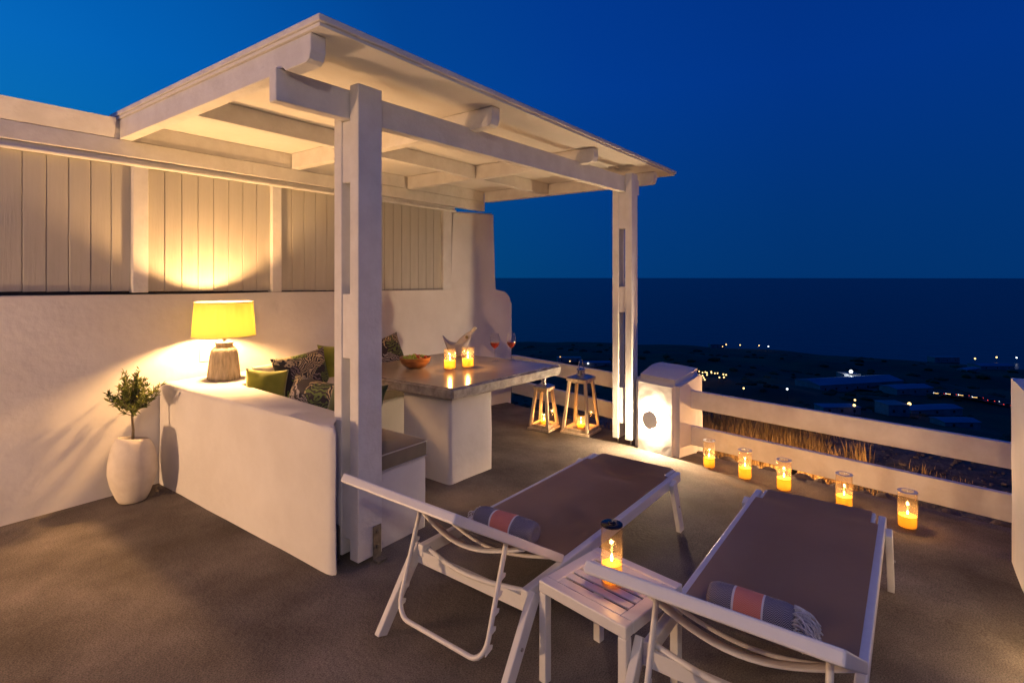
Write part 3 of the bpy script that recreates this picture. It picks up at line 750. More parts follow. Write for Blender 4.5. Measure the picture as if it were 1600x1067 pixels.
    for k in range(1, 6): q = k / 5 * .80; pts.append((c_.x + (low.x - c_.x) * q, yl, c_.z + (low.z - c_.z) * q))
    for k in range(1, 7):
        a = R(90 * k / 6); q0 = .80
        xq = c_.x + (low.x - c_.x) * (q0 + .2 * math.sin(a)); zq = c_.z + (low.z - c_.z) * (q0 + .2 * math.sin(a))
        pts.append((xq, yl + rr * (1 - math.cos(a)), zq))
    full = pts + [(p[0], W - p[1], p[2]) for p in pts[::-1]]
    tube(bm, full, .0105, 8)
    obj('prop', bm, A_, t_, smooth=True)
    for y in (yl, W - yl):
        bm = BM()
        for k in range(5):
            q = .22 + .15 * k; cc = Vector((c_.x + (low.x - c_.x) * q, y, c_.z + (low.z - c_.z) * q)); dn = (low - Vector((c_.x, 0, c_.z))).normalized()
            side = Vector((1, 0, 0)); a_ = [cc - dn * .002 , cc + dn * .052, cc + dn * .040 + side * .036, cc + dn * .026 + side * .036, cc + dn * .016 + side * .014]
            va = [bm.verts.new(p - Vector((0, .002, 0))) for p in a_]; vb = [bm.verts.new(p + Vector((0, .002, 0))) for p in a_]
            bm.faces.new(va); bm.faces.new(vb[::-1])
            for i in range(5): bm.faces.new((va[i], va[(i + 1) % 5], vb[(i + 1) % 5], vb[i]))
        obj('toothed_rack', bm, A_, t_)
    return t_
L1 = make_lounger()
L1.location = (1.785, 1.245, 0); L1.rotation_euler = (0, 0, R(-1.2))
L1['label'] = 'white framed lounger with brown sling, left of the small slatted table'
L1['group'] = 'sun loungers on the terrace'
L2 = copy_tree(L1)
L2.location = (1.785, .118, 0); L2.rotation_euler = (0, 0, R(0))
L2['label'] = 'white framed lounger with brown sling, right of the small slatted table'

# ================================================================ SIDE TABLE
st = thing('side_table', (1.955, .965, 0), 'low white slatted side table between the two loungers', 'side table', R(-9.5))
hx, hy_ = .193, .205; zt = .40
for s_ in (-1, 1):
    bm = BM(); box(bm, s_ * hx - (.045 if s_ > 0 else 0), s_ * hx + (.045 if s_ < 0 else 0), -hy_, hy_, zt - .045, zt, .005, 2)
    obj('frame_bar', bm, M['alu'], st)
    bm = BM(); box(bm, -hx + .0455, hx - .0455, s_ * hy_ - (.055 if s_ > 0 else 0), s_ * hy_ + (.055 if s_ < 0 else 0), zt - .0455, zt - .001, .005, 2)
    obj('frame_bar', bm, M['alu'], st)
ns = 6; x0 = -hx + .0465; wd = (2 * hx - .093) / ns
for i in range(ns):
    bm = BM(); box(bm, x0 + i * wd + (.006 if i else .001), x0 + (i + 1) * wd - (.006 if i < ns - 1 else .001), -hy_ + .0555, hy_ - .0555, zt - .010, zt - .002, .002)
    obj('slat', bm, M['alu'], st)
for sx in (-1, 1):
    for sy in (-1, 1):
        bm = BM(); a = sx * (hx - .018); b_ = sy * (hy_ - .018); box(bm, a - .0175, a + .0175, b_ - .0175, b_ + .0175, 0, zt - .046, .004, 2)
        obj('leg', bm, M['alu'], st)

# ================================================================ TOWELS
def roll_towel(loc, rz, L0, r0, label, fringe_end, nf, flen, seed):
    t_ = thing('rolled_towel', loc, label, 'towel', rz, 'rolled striped towels')
    bm = BM(); nx, na = 30, 28; rings = []
    for i in range(nx + 1):
        u = i / nx; x = -L0 / 2 + L0 * u; e = min(1, min(u, 1 - u) * 9) ** .5 if 0 < u < 1 else 0
        ring = []
        for j in range(na):
            a = 2 * PI * j / na
            k = 1 + .06 * noise.noise(Vector((x * 9 + seed, math.cos(a) * 1.2, math.sin(a) * 1.2))) + .03 * math.sin(a * 3 + x * 14 + seed)
            rr = r0 * k * (.72 + .28 * e)
            z = rr * math.sin(a) * .86
            ring.append(bm.verts.new((x, rr * math.cos(a) * 1.06 + .006 * math.sin(x * 12 + seed), max(z, -r0 * .78))))
        rings.append(ring)
    for a, b_ in zip(rings, rings[1:]):
        for j in range(na): bm.faces.new((a[j], a[(j + 1) % na], b_[(j + 1) % na], b_[j]))
    for ring, sgn in ((rings[0], -1), (rings[-1], 1)):
        c0 = bm.verts.new((ring[0].co.x - sgn * .02, 0, 0))
        inner = [bm.verts.new(Vector((v.co.x - sgn * .004, v.co.y * .55, v.co.z * .55)) + Vector((0, .004 * math.sin(5 * i), 0))) for i, v in enumerate(ring)]
        for j in range(na):
            bm.faces.new((ring[j], ring[(j + 1) % na], inner[(j + 1) % na], inner[j])); bm.faces.new((inner[j], inner[(j + 1) % na], c0))
    obj('towel_roll', bm, towel_mat('striped_towel', L0), t_, smooth=True)
    rnd = random.Random(seed)
    bm = BM()
    for k in range(nf):
        a = rnd.uniform(0, 2 * PI); rr = r0 * rnd.uniform(.3, 1.0); sg = fringe_end
        p = Vector((sg * L0 / 2 * .97, rr * math.cos(a), rr * math.sin(a) * .8)); pts = [p]
        dirn = Vector((sg * rnd.uniform(.6, 1), rnd.uniform(-.5, .5), rnd.uniform(-.2, .5)))
        n_ = 6
        for q in range(n_):
            p = p + dirn * flen / n_ * rnd.uniform(.8, 1.2); dirn = (dirn + Vector((rnd.uniform(-.3, .3), rnd.uniform(-.35, .35), -.35 + rnd.uniform(-.1, .1)))).normalized()
            if p.z < -r0 * .74: p.z = -r0 * .74 + rnd.uniform(0, .004); dirn.z = abs(dirn.z) * .1
            pts.append(p.copy())
        tube(bm, pts, [.0022] * n_ + [.0034], 5)
    fo = obj('fringe', bm, M['fringe'], t_, smooth=True); fo['kind'] = 'stuff'
    return t_
roll_towel((2.115, 1.60, .398), R(-90 + 2), .35, .058, 'rolled grey and coral towel with hidden fringe on the left lounger', -1, 26, .06, 3)
roll_towel((2.115, .482, .398), R(-90 + 3), .29, .058, 'rolled herringbone and coral towel with long white fringe on the right lounger', 1, 70, .105, 9)

# ================================================================ CANDLES
def make_hurricane(h, r, fill, parent, power, flame=True):
    """glass cylinder with amber wax, wick, flame"""
    bm = BM(); lathe(bm, [(0, .002), (r * .93, .002), (r, .012), (r, h), (r * .965, h), (r * .965, .016), (0, .014)], 32)
    obj('glass', bm, M['hglass'], parent, smooth=True, auto=50)
    bm = BM(); rw = r * .955; lathe(bm, [(0, .018), (rw * .96, .018), (rw, .026), (rw, fill), (rw * .9, fill - .003), (0, fill - .006)], 28)
    wx = obj('wax', bm, M['wax'], parent, smooth=True, auto=50)
    bm = BM(); tube(bm, [(0, 0, fill - .006), (.001, 0, fill + .012)], .0016, 6); obj('wick', bm, M['dark'], parent)
    bm = BM(); lathe(bm, [(0, 0), (.0035, .003), (.0052, .009), (.0042, .017), (.002, .026), (0, .034)], 12, c=(0, 0, fill + .006)); obj('flame', bm, M['flame'], parent, smooth=True)
    lamp('flame_light', parent, (0, 0, fill + .045), power, (1, .50, .14), .008)
    lamp('wax_added_light', parent, (0, 0, fill * .80), power * .2, (1, .52, .13), .012)  # extra light added inside the wax so its sides glow

CW = 1.9
cands = [(4.978, 1.482), (4.849, 1.148), (4.753, .833), (4.654, .415), (4.498, .038)]
clab = ['slim glass candle next to the pillar, first of the five along the fence', 'second glass candle from the pillar along the fence', 'middle glass candle of the five standing along the fence', 'second glass candle from the right-hand pier along the fence', 'glass candle nearest the right-hand pier, last of the five along the fence']
first = None
for i, (x, y) in enumerate(cands):
    if first is None:
        first = t_ = thing('hurricane_candle', (x, y, fz(x)), clab[i], 'candle', 0, 'glass candles on the floor along the fence')
        make_hurricane(.243, .0535, .095, t_, CW)
        # flat glass lid with a knob
        bm = BM(); lathe(bm, [(.034, .0), (.056, .0), (.057, .0015), (.056, .003), (.034, .003), (.034, 0)], 32, c=(0, 0, .246)); tube(bm, [(.015, 0, .25), (.015, 0, .235)], .003, 6)
        obj('ring_lid', bm, M['plastic'], t_, smooth=True, auto=40)
    else:
        t_ = copy_tree(first); t_.location = (x, y, fz(x)); t_['label'] = clab[i]
        fz_ = random.uniform(.86, 1.12)
        for ch in t_.children:
            if ch.name.startswith('wax') and ch.type == 'MESH': ch.scale.z = fz_
            elif ch.name.startswith(('wick', 'flame')): ch.location.z += .095 * (fz_ - 1)
            if ch.name.startswith('flame.') or ch.name == 'flame': ch.scale = (random.uniform(.85, 1.1), random.uniform(.85, 1.1), random.uniform(.75, 1.2)); ch.location.z += (.095 + .006) * (1 - ch.scale.z)
    s = [.93, .98, 1, 1.02, 1.04][i]; t_.scale = (s, s, 1)

t_ = thing('hurricane_candle', (1.938, .950, .401), 'glass candle with dark metal cap on the white side table', 'candle')
make_hurricane(.232, .041, .085, t_, .8)
bm = BM(); lathe(bm, [(0, 0), (.041, 0), (.0425, .002), (.0425, .006), (.041, .007), (.016, .007), (.015, .011), (.012, .013), (0, .013)], 32, c=(0, 0, .232)); obj('metal_cap', bm, M['lidmetal'], t_, smooth=True, auto=40)
for (x, y), lb in zip([(3.602, 3.361), (3.777, 3.299)], ['glass candle on the cement table nearer the wooden bowl', 'glass candle on the cement table nearer the wine glasses']):
    t_ = thing('hurricane_candle', (x, y, .7655), lb, 'candle', 0, 'glass candles on the cement table')
    make_hurricane(.19, .054, .085, t_, 3.2)

# ================================================================ LANTERNS
def make_lantern(loc, rz, wb, wt, h, label, power):
    t_ = thing('lantern', loc, label, 'lantern', rz, 'wooden lanterns beside the pergola post')
    W_ = M['lwood']; b = wb / 2; tp = wt / 2
    bm = BM(); box(bm, -b, b, -b, b, .006, .034, .003); box(bm, -b + .02, b - .02, -b + .02, b - .02, .0345, .046); obj('base', bm, W_, t_)
    for sx in (-1, 1):
        for sy in (-1, 1):
            bm = BM(); obox(bm, (sx * (b - .025), sy * (b - .025), .046), (sx * (tp - .018), sy * (tp - .018), h), .032, .032, up=Vector((sx, 0, 0)), bev=.002)
            obj('corner_stile', bm, W_, t_)
    for k in range(4):
        Mr = Matrix.Rotation(k * PI / 2, 4, 'Z')
        bm = BM(); obox(bm, (-b + .035, -b + .03, .058), (b - .035, -b + .03, .058), .016, .022); bm.transform(Mr); obj('pane_frame', bm, W_, t_)
        bm = BM(); obox(bm, (-tp + .03, -tp + .022, h - .012), (tp - .03, -tp + .022, h - .012), .016, .022); bm.transform(Mr); obj('pane_frame', bm, W_, t_)
        bm = BM(); v = [bm.verts.new(p) for p in ((-b + .035, -b + .027, .06), (b - .035, -b + .027, .06), (tp - .03, -tp + .02, h - .01), (-tp + .03, -tp + .02, h - .01))]; bm.faces.new(v); bmesh.ops.solidify(bm, geom=bm.faces[:], thickness=.002); bm.transform(Mr)
        obj('pane', bm, M['pane'], t_)
    bm = BM(); box(bm, -tp - .012, tp + .012, -tp - .012, tp + .012, h, h + .028, .003); obj('top_frame', bm, W_, t_)
    bm = BM(); q = tp + .014
    lo = [bm.verts.new((sx * q, sy * q, h + .0285)) for sx, sy in ((-1, -1), (1, -1), (1, 1), (-1, 1))]; mi = [bm.verts.new((sx * q, sy * q, h + .036)) for sx, sy in ((-1, -1), (1, -1), (1, 1), (-1, 1))]; hi = [bm.verts.new((sx * q * .45, sy * q * .45, h + .062)) for sx, sy in ((-1, -1), (1, -1), (1, 1), (-1, 1))]
    bm.faces.new(lo[::-1]); bm.faces.new(hi)
    for a_, c_ in ((lo, mi), (mi, hi)):
        for i in range(4): bm.faces.new((a_[i], a_[(i + 1) % 4], c_[(i + 1) % 4], c_[i]))
    obj('steel_roof', bm, M['steel'], t_)
    bm = BM(); r_ = q * .40; z0 = h + .062; lathe(bm, [(0, z0), (r_, z0), (r_, z0 + .012), (r_ * .86, z0 + .016), (r_ * .86, z0 + .045), (r_, z0 + .05), (r_, z0 + .06), (r_ * .4, z0 + .074), (0, z0 + .076)], 20); obj('chimney', bm, M['chrome'], t_, smooth=True, auto=40)
    bm = BM(); hr = r_ * 1.25; tube(bm, [(-hr, 0, z0 + .02)] + [(-hr * math.cos(PI * k / 12), 0, z0 + .065 + hr * 1.6 * math.sin(PI * k / 12)) for k in range(13)] + [(hr, 0, z0 + .02)], .006, 8); obj('handle', bm, M['chrome'], t_, smooth=True)
    # candle glass standing inside
    cb = thing('lantern_candle', (loc[0], loc[1], loc[2] + .0465), 'lit candle in a small glass inside the ' + ('smaller left' if wb < .32 else 'taller right') + ' lantern', 'candle')
    make_hurricane(.11 if wb < .32 else .15, .048, .05, cb, power)
    return t_
lb1 = make_lantern((5.20, 3.395, fz(5.2)), R(4), .275, .165, .455, 'smaller wooden lantern with steel handle, nearer the table', 2.6)
lb2 = make_lantern((5.37, 3.01, fz(5.37)), R(4), .345, .225, .585, 'taller wooden lantern with steel handle, nearer the pergola post', 3.2)

# ================================================================ TABLE LAMP
t_ = thing('table_lamp', (2.11, 4.40, .79), 'lit table lamp with yellow drum shade and chiselled grey base on the parapet', 'lamp')
bm = BM(); n_ = 56; prof = [(0, .0), (.108, .0), (.117, .008), (.116, .04), (.108, .12), (.100, .19), (.092, .235), (.075, .255), (.062, .262), (.062, .275), (.066, .29), (.062, .30), (0, .30)]
lathe(bm, prof, n_)
for v in bm.verts:
    a = math.atan2(v.co.y, v.co.x); 
    if .005 < v.co.z < .24 and v.co.xy.length > .05:
        k = 1 + .018 * math.sin(a * 17) + .02 * noise.noise(Vector((a * 8, v.co.z * 3, 0))); v.co.x *= k; v.co.y *= k
obj('base', bm, M['lampbase'], t_, smooth=True)
bm = BM(); tube(bm, [(0, 0, .30), (0, 0, .40)], .012, 8); obj('lamp_holder', bm, M['steel'], t_, smooth=True)
bm = BM(); lathe(bm, [(0, 0), (.014, .0), (.02, .02), (.03, .045), (.03, .06), (.02, .08), (0, .088)], 16, c=(0, 0, .40)); obj('bulb', bm, M['glass'], t_, smooth=True)
bm = BM(); lathe(bm, [(.228, .345), (.209, .612)], 64); sh = obj('lamp_shade', bm, M['shade'], t_, smooth=True)
bm = BM()
for rr, zz in ((.229, .345), (.210, .612)):
    tube(bm, [(rr * math.cos(2 * PI * k / 64), rr * math.sin(2 * PI * k / 64), zz) for k in range(65)], .004, 6, cap=False)
obj('rim', bm, M['cream'], sh, smooth=True)
bm = BM()
for k in range(3):
    a = 2 * PI * k / 3; tube(bm, [(0, 0, .50), (.207 * math.cos(a), .207 * math.sin(a), .60)], .002, 6)
obj('spider', bm, M['steel'], sh)
lamp('bulb_light', t_, (0, 0, .455), 104, (1, .54, .20), .04)

# ================================================================ POTTED OLIVE TREE
pt = thing('plant_pot', (1.515, 4.50, 0), 'tall pale egg-shaped clay pot with slanted rim in the wall corner', 'pot')
bm = BM(); n_ = 40; outer = [(.075, .002), (.100, .010), (.122, .05), (.155, .13), (.174, .21), (.172, .28), (.158, .35), (.135, .41), (.117, .445), (.106, .45), (.102, .435), (.118, .39), (0, .385)]
lathe(bm, [(0, .002)] + outer, n_)
for v in bm.verts:
    if v.co.z > .37: v.co.z += -.28 * v.co.x * (v.co.z - .37) / .08 * .6 - .06 * (v.co.y) * (v.co.z - .37) / .08
    k = .87 * (1 + .02 * noise.noise(v.co * 7)); v.co.x *= k; v.co.y *= k
obj('pot_body', bm, M['pot'], pt, smooth=True, auto=60)
bm = BM(); bmesh.ops.create_circle(bm, cap_ends=False, radius=.098, segments=24); bmesh.ops.contextual_create(bm, geom=bm.edges[:]); bmesh.ops.poke(bm, faces=bm.faces[:])
for v in bm.verts: v.co.z = .405 + .01 * noise.noise(v.co * 30)
obj('soil', bm, M['soil'], pt, smooth=True)
ot = thing('olive_tree', (1.515, 4.50, .405), 'small round-crowned olive tree growing in the pale clay pot', 'tree')
bm = BM(); rnd = random.Random(4)
tube(bm, [(0, 0, -.03), (.004, 0, .1), (-.002, .004, .2), (.006, .002, .29)], [.011, .009, .008, .007], 8)
twigs = []
for k in range(58):
    a = rnd.uniform(0, 2 * PI); el = rnd.uniform(-.1, 1.45); z0 = rnd.uniform(.2, .31); ln = rnd.uniform(.13, .235) * (1.0 - .1 * math.sin(el))
    if el > 1.0: ln *= 1.15
    d = Vector((math.cos(a) * math.cos(el), math.sin(a) * math.cos(el), math.sin(el))); p0 = Vector((.003, 0, z0)); pts = [p0]
    for q in range(5):
        d = (d + Vector((rnd.uniform(-.15, .15), rnd.uniform(-.15, .15), .14))).normalized(); pts.append(pts[-1] + d * ln / 5)
    tube(bm, pts, [.0035, .003, .0025, .002, .0015, .001], 5); twigs.append(pts)
obj('trunk', bm, M['bark'], ot, smooth=True)
bm = BM()
def leaf(bm, p, d, ln, wd, rnd):
    s = d.cross(Vector((rnd.uniform(-1, 1), rnd.uniform(-1, 1), rnd.uniform(-1, 1)))).normalized(); u = s.cross(d)
    v = [bm.verts.new(p), bm.verts.new(p + d * ln * .45 + s * wd + u * wd * .3), bm.verts.new(p + d * ln), bm.verts.new(p + d * ln * .45 - s * wd + u * wd * .3)]
    bm.faces.new(v)
for pts in twigs:
    for k in range(34):
        q = rnd.uniform(.22, 1.0) * (len(pts) - 1); i = min(int(q), len(pts) - 2); p = pts[i].lerp(pts[i + 1], q - i)
        d = ((pts[i + 1] - pts[i]).normalized() * .7 + Vector((rnd.uniform(-1, 1), rnd.uniform(-1, 1), rnd.uniform(-.5, 1))).normalized()).normalized()
        leaf(bm, p, d, rnd.uniform(.026, .048), rnd.uniform(.0035, .006), rnd)
cr = obj('crown', bm, M['fleaf'], ot); cr['kind'] = 'stuff'

# ================================================================ CUSHIONS
def pillow(name, loc, size, rot, m_, label, seed=0, trim=False, group=None, cat='cushion', back=None):
    w_, h_, t0_ = size; bm = BM(); nx = 18; g0 = []; g1 = []
    for side, g in ((1, g0), (-1, g1)):
        for i in range(nx + 1):
            row = []
            for j in range(nx + 1):
                u = -1 + 2 * i / nx; v = -1 + 2 * j / nx
                e = (1 - abs(u) ** 2.1) * (1 - abs(v) ** 2.1); th = (max(e, 0)) ** .62 * 1.15
                pin = 1 - .09 * (1 - abs(u) ** 2) * abs(v) ** 2; pin2 = 1 - .09 * (1 - abs(v) ** 2) * abs(u) ** 2
                wr = .012 * noise.noise(Vector((u * 2.2 + seed, v * 2.2, side)))
                row.append(bm.verts.new((u * w_ / 2 * pin2, side * (th * t0_ / 2 + wr * th), v * h_ / 2 * pin)))
            g.append(row)
        for i in range(nx):
            for j in range(nx):
                f = bm.faces.new((g[i][j], g[i + 1][j], g[i + 1][j + 1], g[i][j + 1]))
                if side == 1 and back: f.material_index = 1
    bmesh.ops.remove_doubles(bm, verts=bm.verts[:], dist=.0008)
    o = obj(name, bm, [m_] + ([back] if back else []), smooth=True, loc=loc, rot=rot)
    tag(o, label, cat, group)
    return o
pillow('pillow', (2.17, 3.90, .715), (.30, .40, .15), (R(-18), R(6), R(-28)), M['green'], 'plain yellow-green cushion in the bench corner nearest the lamp', 1)
pillow('pillow', (2.40, 4.02, .77), (.44, .36, .12), (R(-14), R(-8), R(-6)), M['cream'], 'plain cream cushion behind the yellow-green one', 2)
pillow('pillow', (2.54, 3.97, .765), (.50, .46, .17), (R(-14), R(-5), R(4)), M['leafA'], 'large dark cushion with palm frond print leaning in the bench corner', 3)
pillow('pillow', (2.15, 3.22, .765), (.60, .30, .16), (R(-20), R(3), R(-86)), M['leafB'], 'long lumbar cushion with frond print along the front parapet', 4)
pillow('pillow', (2.93, 4.03, .79), (.42, .46, .15), (R(-16), R(4), R(2)), M['green'], 'plain green cushion behind the tall pergola post', 5)
pillow('pillow', (2.80, 3.90, .67), (.36, .22, .12), (R(-30), R(0), R(-10)), M['cream'], 'small cream cushion low beside the green one', 8)
pillow('pillow', (3.72, 4.36, .80), (.46, .38, .15), (R(-16), R(-10), R(2)), M['leafB'], 'frond print cushion with grey back against the wall behind the wooden bowl', 6, back=M['greycl'])
pillow('pillow', (2.12, 2.80, .745), (.44, .42, .16), (R(-22), R(0), R(-80)), M['darkgreen'], 'plain dark green cushion at the open end of the bench', 7)

def seat_cushion(x0, x1, y0, y1, z0, z1, label):
    t_ = thing('seat_cushion', ((x0 + x1) / 2, (y0 + y1) / 2, z0), label, 'seat cushion')
    hx, hy = (x1 - x0) / 2, (y1 - y0) / 2
    bm = BM(); box(bm, -hx, hx, -hy, hy, 0, z1 - z0, .018, 3); wobble(bm, .006, 5, 2, .08)
    obj('pad', bm, M['velvet'], t_, smooth=True, auto=60)
    for z in (.008, z1 - z0 - .006):
        bm = BM(); r_ = .02
        pts = []
        for sx, sy, a0 in ((1, 1, 0), (-1, 1, 90), (-1, -1, 180), (1, -1, 270)):
            for k in range(4):
                a = R(a0 + 30 * k); pts.append((sx * (hx - r_ + .001) + (r_) * math.cos(a), sy * (hy - r_ + .001) + r_ * math.sin(a), z))
        pts.append(pts[0]); tube(bm, pts, .004, 6, cap=False)
        obj('piping', bm, M['piping'], t_, smooth=True)
seat_cushion(2.045, 2.49, 2.515, 3.925, .452, .558, 'taupe velvet seat cushion with pale piping on the open bench end')
seat_cushion(2.05, 4.53, 3.935, 4.145, .452, .558, 'long taupe seat cushion on the bench along the house wall')

# ================================================================ THINGS ON THE TABLE
T0 = .7655
b_ = thing('wooden_bowl', (3.50, 3.70, T0), 'round wooden bowl of snacks on the cement table', 'bowl')
bm = BM(); lathe(bm, [(0, .0), (.06, .0), (.10, .018), (.132, .055), (.146, .098), (.141, .100), (.126, .06), (.09, .028), (0, .02)], 40)
obj('bowl_body', bm, M['bowl'], b_, smooth=True, auto=60)
fr_m = [solid('green_grape', (.28, .36, .05), .35), solid('red_tomato', (.42, .04, .015), .3), solid('dried_fruit', (.22, .09, .03), .6), solid('pale_nut', (.50, .34, .15), .6)]
bm = BM(); rnd = random.Random(2)
for k in range(70):
    a = rnd.uniform(0, 2 * PI); rr = .115 * rnd.random() ** .5; z = .062 + .045 * (1 - (rr / .13) ** 2) + rnd.uniform(-.012, .014)
    t2 = BM(); bmesh.ops.create_icosphere(t2, subdivisions=2, radius=rnd.uniform(.011, .017)); 
    mi = (0 if math.cos(a) < -.2 or (math.cos(a) > .6 and math.sin(a) < 0) else rnd.choice([1, 2, 3, 1]))
    for f in t2.faces: f.material_index = mi; f.smooth = True
    merge(bm, t2, Matrix.Translation((rr * math.cos(a), rr * math.sin(a), z)))
o = obj('fruit_pile', bm, fr_m, loc=(3.50, 3.70, T0)); tag(o, 'heap of grapes, tomatoes and nuts filling the wooden bowl', 'snacks', kind='stuff')
for p in o.data.polygons: p.use_smooth = True

# ice bucket: boat-shaped, two raised tips
ib = thing('ice_bucket', (4.33, 3.93, T0), 'white boat-shaped ice bucket with raised tips near the wall end of the table', 'ice bucket', R(-53))
M['acry'] = solid('milky_acrylic', (.66, .62, .66), .12, **{'Transmission Weight': .25, 'IOR': 1.45, 'Specular IOR Level': .6})
bm = BM(); n_ = 44; hs = 10
def bucket(scale_in, z0):
    rings = []
    for i in range(hs + 1):
        q = i / hs; ring = []
        for j in range(n_):
            a = 2 * PI * j / n_; tip = abs(math.cos(a)) ** 3
            top = .125 + .085 * tip * (1 if math.cos(a) < 0 else 1.15)
            rx = (.075 + .085 * q ** .8) * scale_in; ry = (.065 + .045 * q ** .6) * scale_in
            ring.append(bm.verts.new((rx * math.cos(a), ry * math.sin(a), z0 + (top - z0) * q)))
        rings.append(ring)
    return rings
o1 = bucket(1, 0); i1 = bucket(.955, .006)
for rg in (o1, i1):
    for a, c_ in zip(rg, rg[1:]):
        for j in range(n_): bm.faces.new((a[j], a[(j + 1) % n_], c_[(j + 1) % n_], c_[j]))
for j in range(n_): bm.faces.new((o1[-1][j], o1[-1][(j + 1) % n_], i1[-1][(j + 1) % n_], i1[-1][j]))
bm.faces.new(o1[0]); bm.faces.new(i1[0])
obj('bucket_shell', bm, M['acry'], ib, smooth=True, auto=60)
bt = thing('champagne_bottle', (4.33, 3.93, T0 + .012), 'clear champagne bottle leaning in the white ice bucket', 'bottle')
bt.rotation_euler = (0, R(44), R(-53))
M['bottle'] = solid('pale_bottle_glass', (.80, .76, .70), .08, **{'Transmission Weight': .3, 'IOR': 1.4})
bm = BM(); lathe(bm, [(0, 0), (.036, .0), (.041, .01), (.041, .12), (.036, .16), (.022, .205), (.015, .235)], 24, c=(-.055, 0, .05)); obj('glass_body', bm, M['bottle'], bt, smooth=True)
bm = BM(); lathe(bm, [(.0155, .235), (.0155, .27), (.018, .275), (.018, .292), (.013, .30), (0, .302)], 20, c=(-.055, 0, .05)); obj('foil_cap', bm, solid('silver_foil', (.75, .70, .62), .3, 1), bt, smooth=True, auto=40)
bm = BM(); lathe(bm, [(0, .0), (.017, .0), (.017, .003), (0, .003)], 24); bm.transform(Matrix.Translation((-.055, -.040, .205)) @ Matrix.Rotation(PI / 2, 4, 'X')); obj('round_label', bm, solid('dark_label', (.03, .025, .012), .3), bt)
bm = BM(); tb2 = []
tube(bm, [(-.055 + .0115 * math.cos(a), -.0438, .205 + .0115 * math.sin(a)) for a in [2 * PI * k / 20 for k in range(21)]], .0012, 5, cap=False); obj('gold_ring', bm, solid('gold_print', (.55, .38, .08), .3, .8), bt)

def wine_glass(loc, label):
    t_ = thing('wine_glass', loc, label, 'wine glass', random.uniform(0, 1), 'wine glasses on the cement table')
    bm = BM(); lathe(bm, [(0, .001), (.036, .001), (.036, .003), (.012, .007), (.0045, .014), (.0038, .06), (.0042, .115), (.010, .126), (.033, .145), (.046, .172), (.050, .20), (.046, .235), (.036, .275)], 32)
    obj('glass', bm, M['wglass'], t_, smooth=True)
    bm = BM(); lathe(bm, [(0, .125), (.010, .1275), (.0325, .1465), (.0452, .173), (.0475, .184), (0, .184)], 28)
    obj('wine', bm, M['winered'], t_, smooth=True, auto=50)
wine_glass((4.253, 3.361, T0), 'glass of rose wine, the left one nearer the ice bucket')
wine_glass((4.385, 3.253, T0), 'glass of rose wine, the right one nearer the table corner')

# ================================================================ DRY GRASS, GRAVEL
bm = BM(); rnd = random.Random(11)
def tuft(x, y, n, hmax, spread):
    z = ground_z(x, y)
    for k in range(n):
        px, py = x + rnd.gauss(0, spread), y + rnd.gauss(0, spread); a = rnd.uniform(0, 2 * PI); h = hmax * rnd.uniform(.45, 1); ln = rnd.uniform(.1, .5) * h
        w2 = rnd.uniform(.002, .005); s = Vector((-math.sin(a), math.cos(a), 0)) * w2; d = Vector((math.cos(a), math.sin(a), 0))
        p0 = Vector((px, py, ground_z(px, py) - .02)); p1 = p0 + d * ln * .35 + Vector((0, 0, h * .6)); p2 = p0 + d * ln + Vector((0, 0, h))
        v = [bm.verts.new(p0 - s), bm.verts.new(p0 + s), bm.verts.new(p1 + s * .7), bm.verts.new(p1 - s * .7), bm.verts.new(p2)]
        bm.faces.new(v[:4]); bm.faces.new((v[3], v[2], v[4]))
for k in range(520):
    x = rnd.uniform(6.0, 9.2); y = rnd.uniform(.2, 3.1)
    if y < .35 + (x - 6) * .38 + rnd.uniform(-.3, .3): continue
    tuft(x, y, 55, rnd.uniform(.12, .30), .07)
for k in range(90):
    x = rnd.uniform(5.7, 9.0); y = rnd.uniform(-2.5, 6.5); tuft(x, y, 22, rnd.uniform(.05, .13), .07)
o = obj('dry_grass', bm, M['straw']); tag(o, 'dry golden grass growing beyond the right-hand fence', 'grass', kind='stuff')
bm = BM()
for k in range(1500):
    x = rnd.uniform(5.3, 8.9); y = rnd.uniform(-2.6, 5.5); r_ = rnd.uniform(.008, .03) * (1.8 if rnd.random() < .05 else 1)
    t2 = BM(); bmesh.ops.create_icosphere(t2, subdivisions=1, radius=r_)
    for v in t2.verts: v.co = Vector((v.co.x * rnd.uniform(.7, 1.2), v.co.y * rnd.uniform(.7, 1.2), v.co.z * .6))
    vs = [bm.verts.new(v.co + Vector((x, y, ground_z(x, y) + r_ * .2))) for v in t2.verts]
    for f in t2.faces: bm.faces.new([vs[v.index] for v in f.verts])
    t2.free()
o = obj('gravel', bm, M['stone']); tag(o, 'loose gravel scattered on the ground beyond the fence', 'gravel', kind='stuff')

gl = thing('garden_light', (5.95, .95, ground_z(5.95, .95)), 'low garden light hidden behind the fence next to the pillar', 'garden light')
bm = BM(); lathe(bm, [(0, 0), (.03, 0), (.03, .38), (.045, .39), (.045, .42), (0, .43)], 16); obj('housing', bm, M['dark'], gl, smooth=True, auto=40)
lamp('lamp_light', gl, (.12, .03, .43), 60, (1, .52, .20), .03)

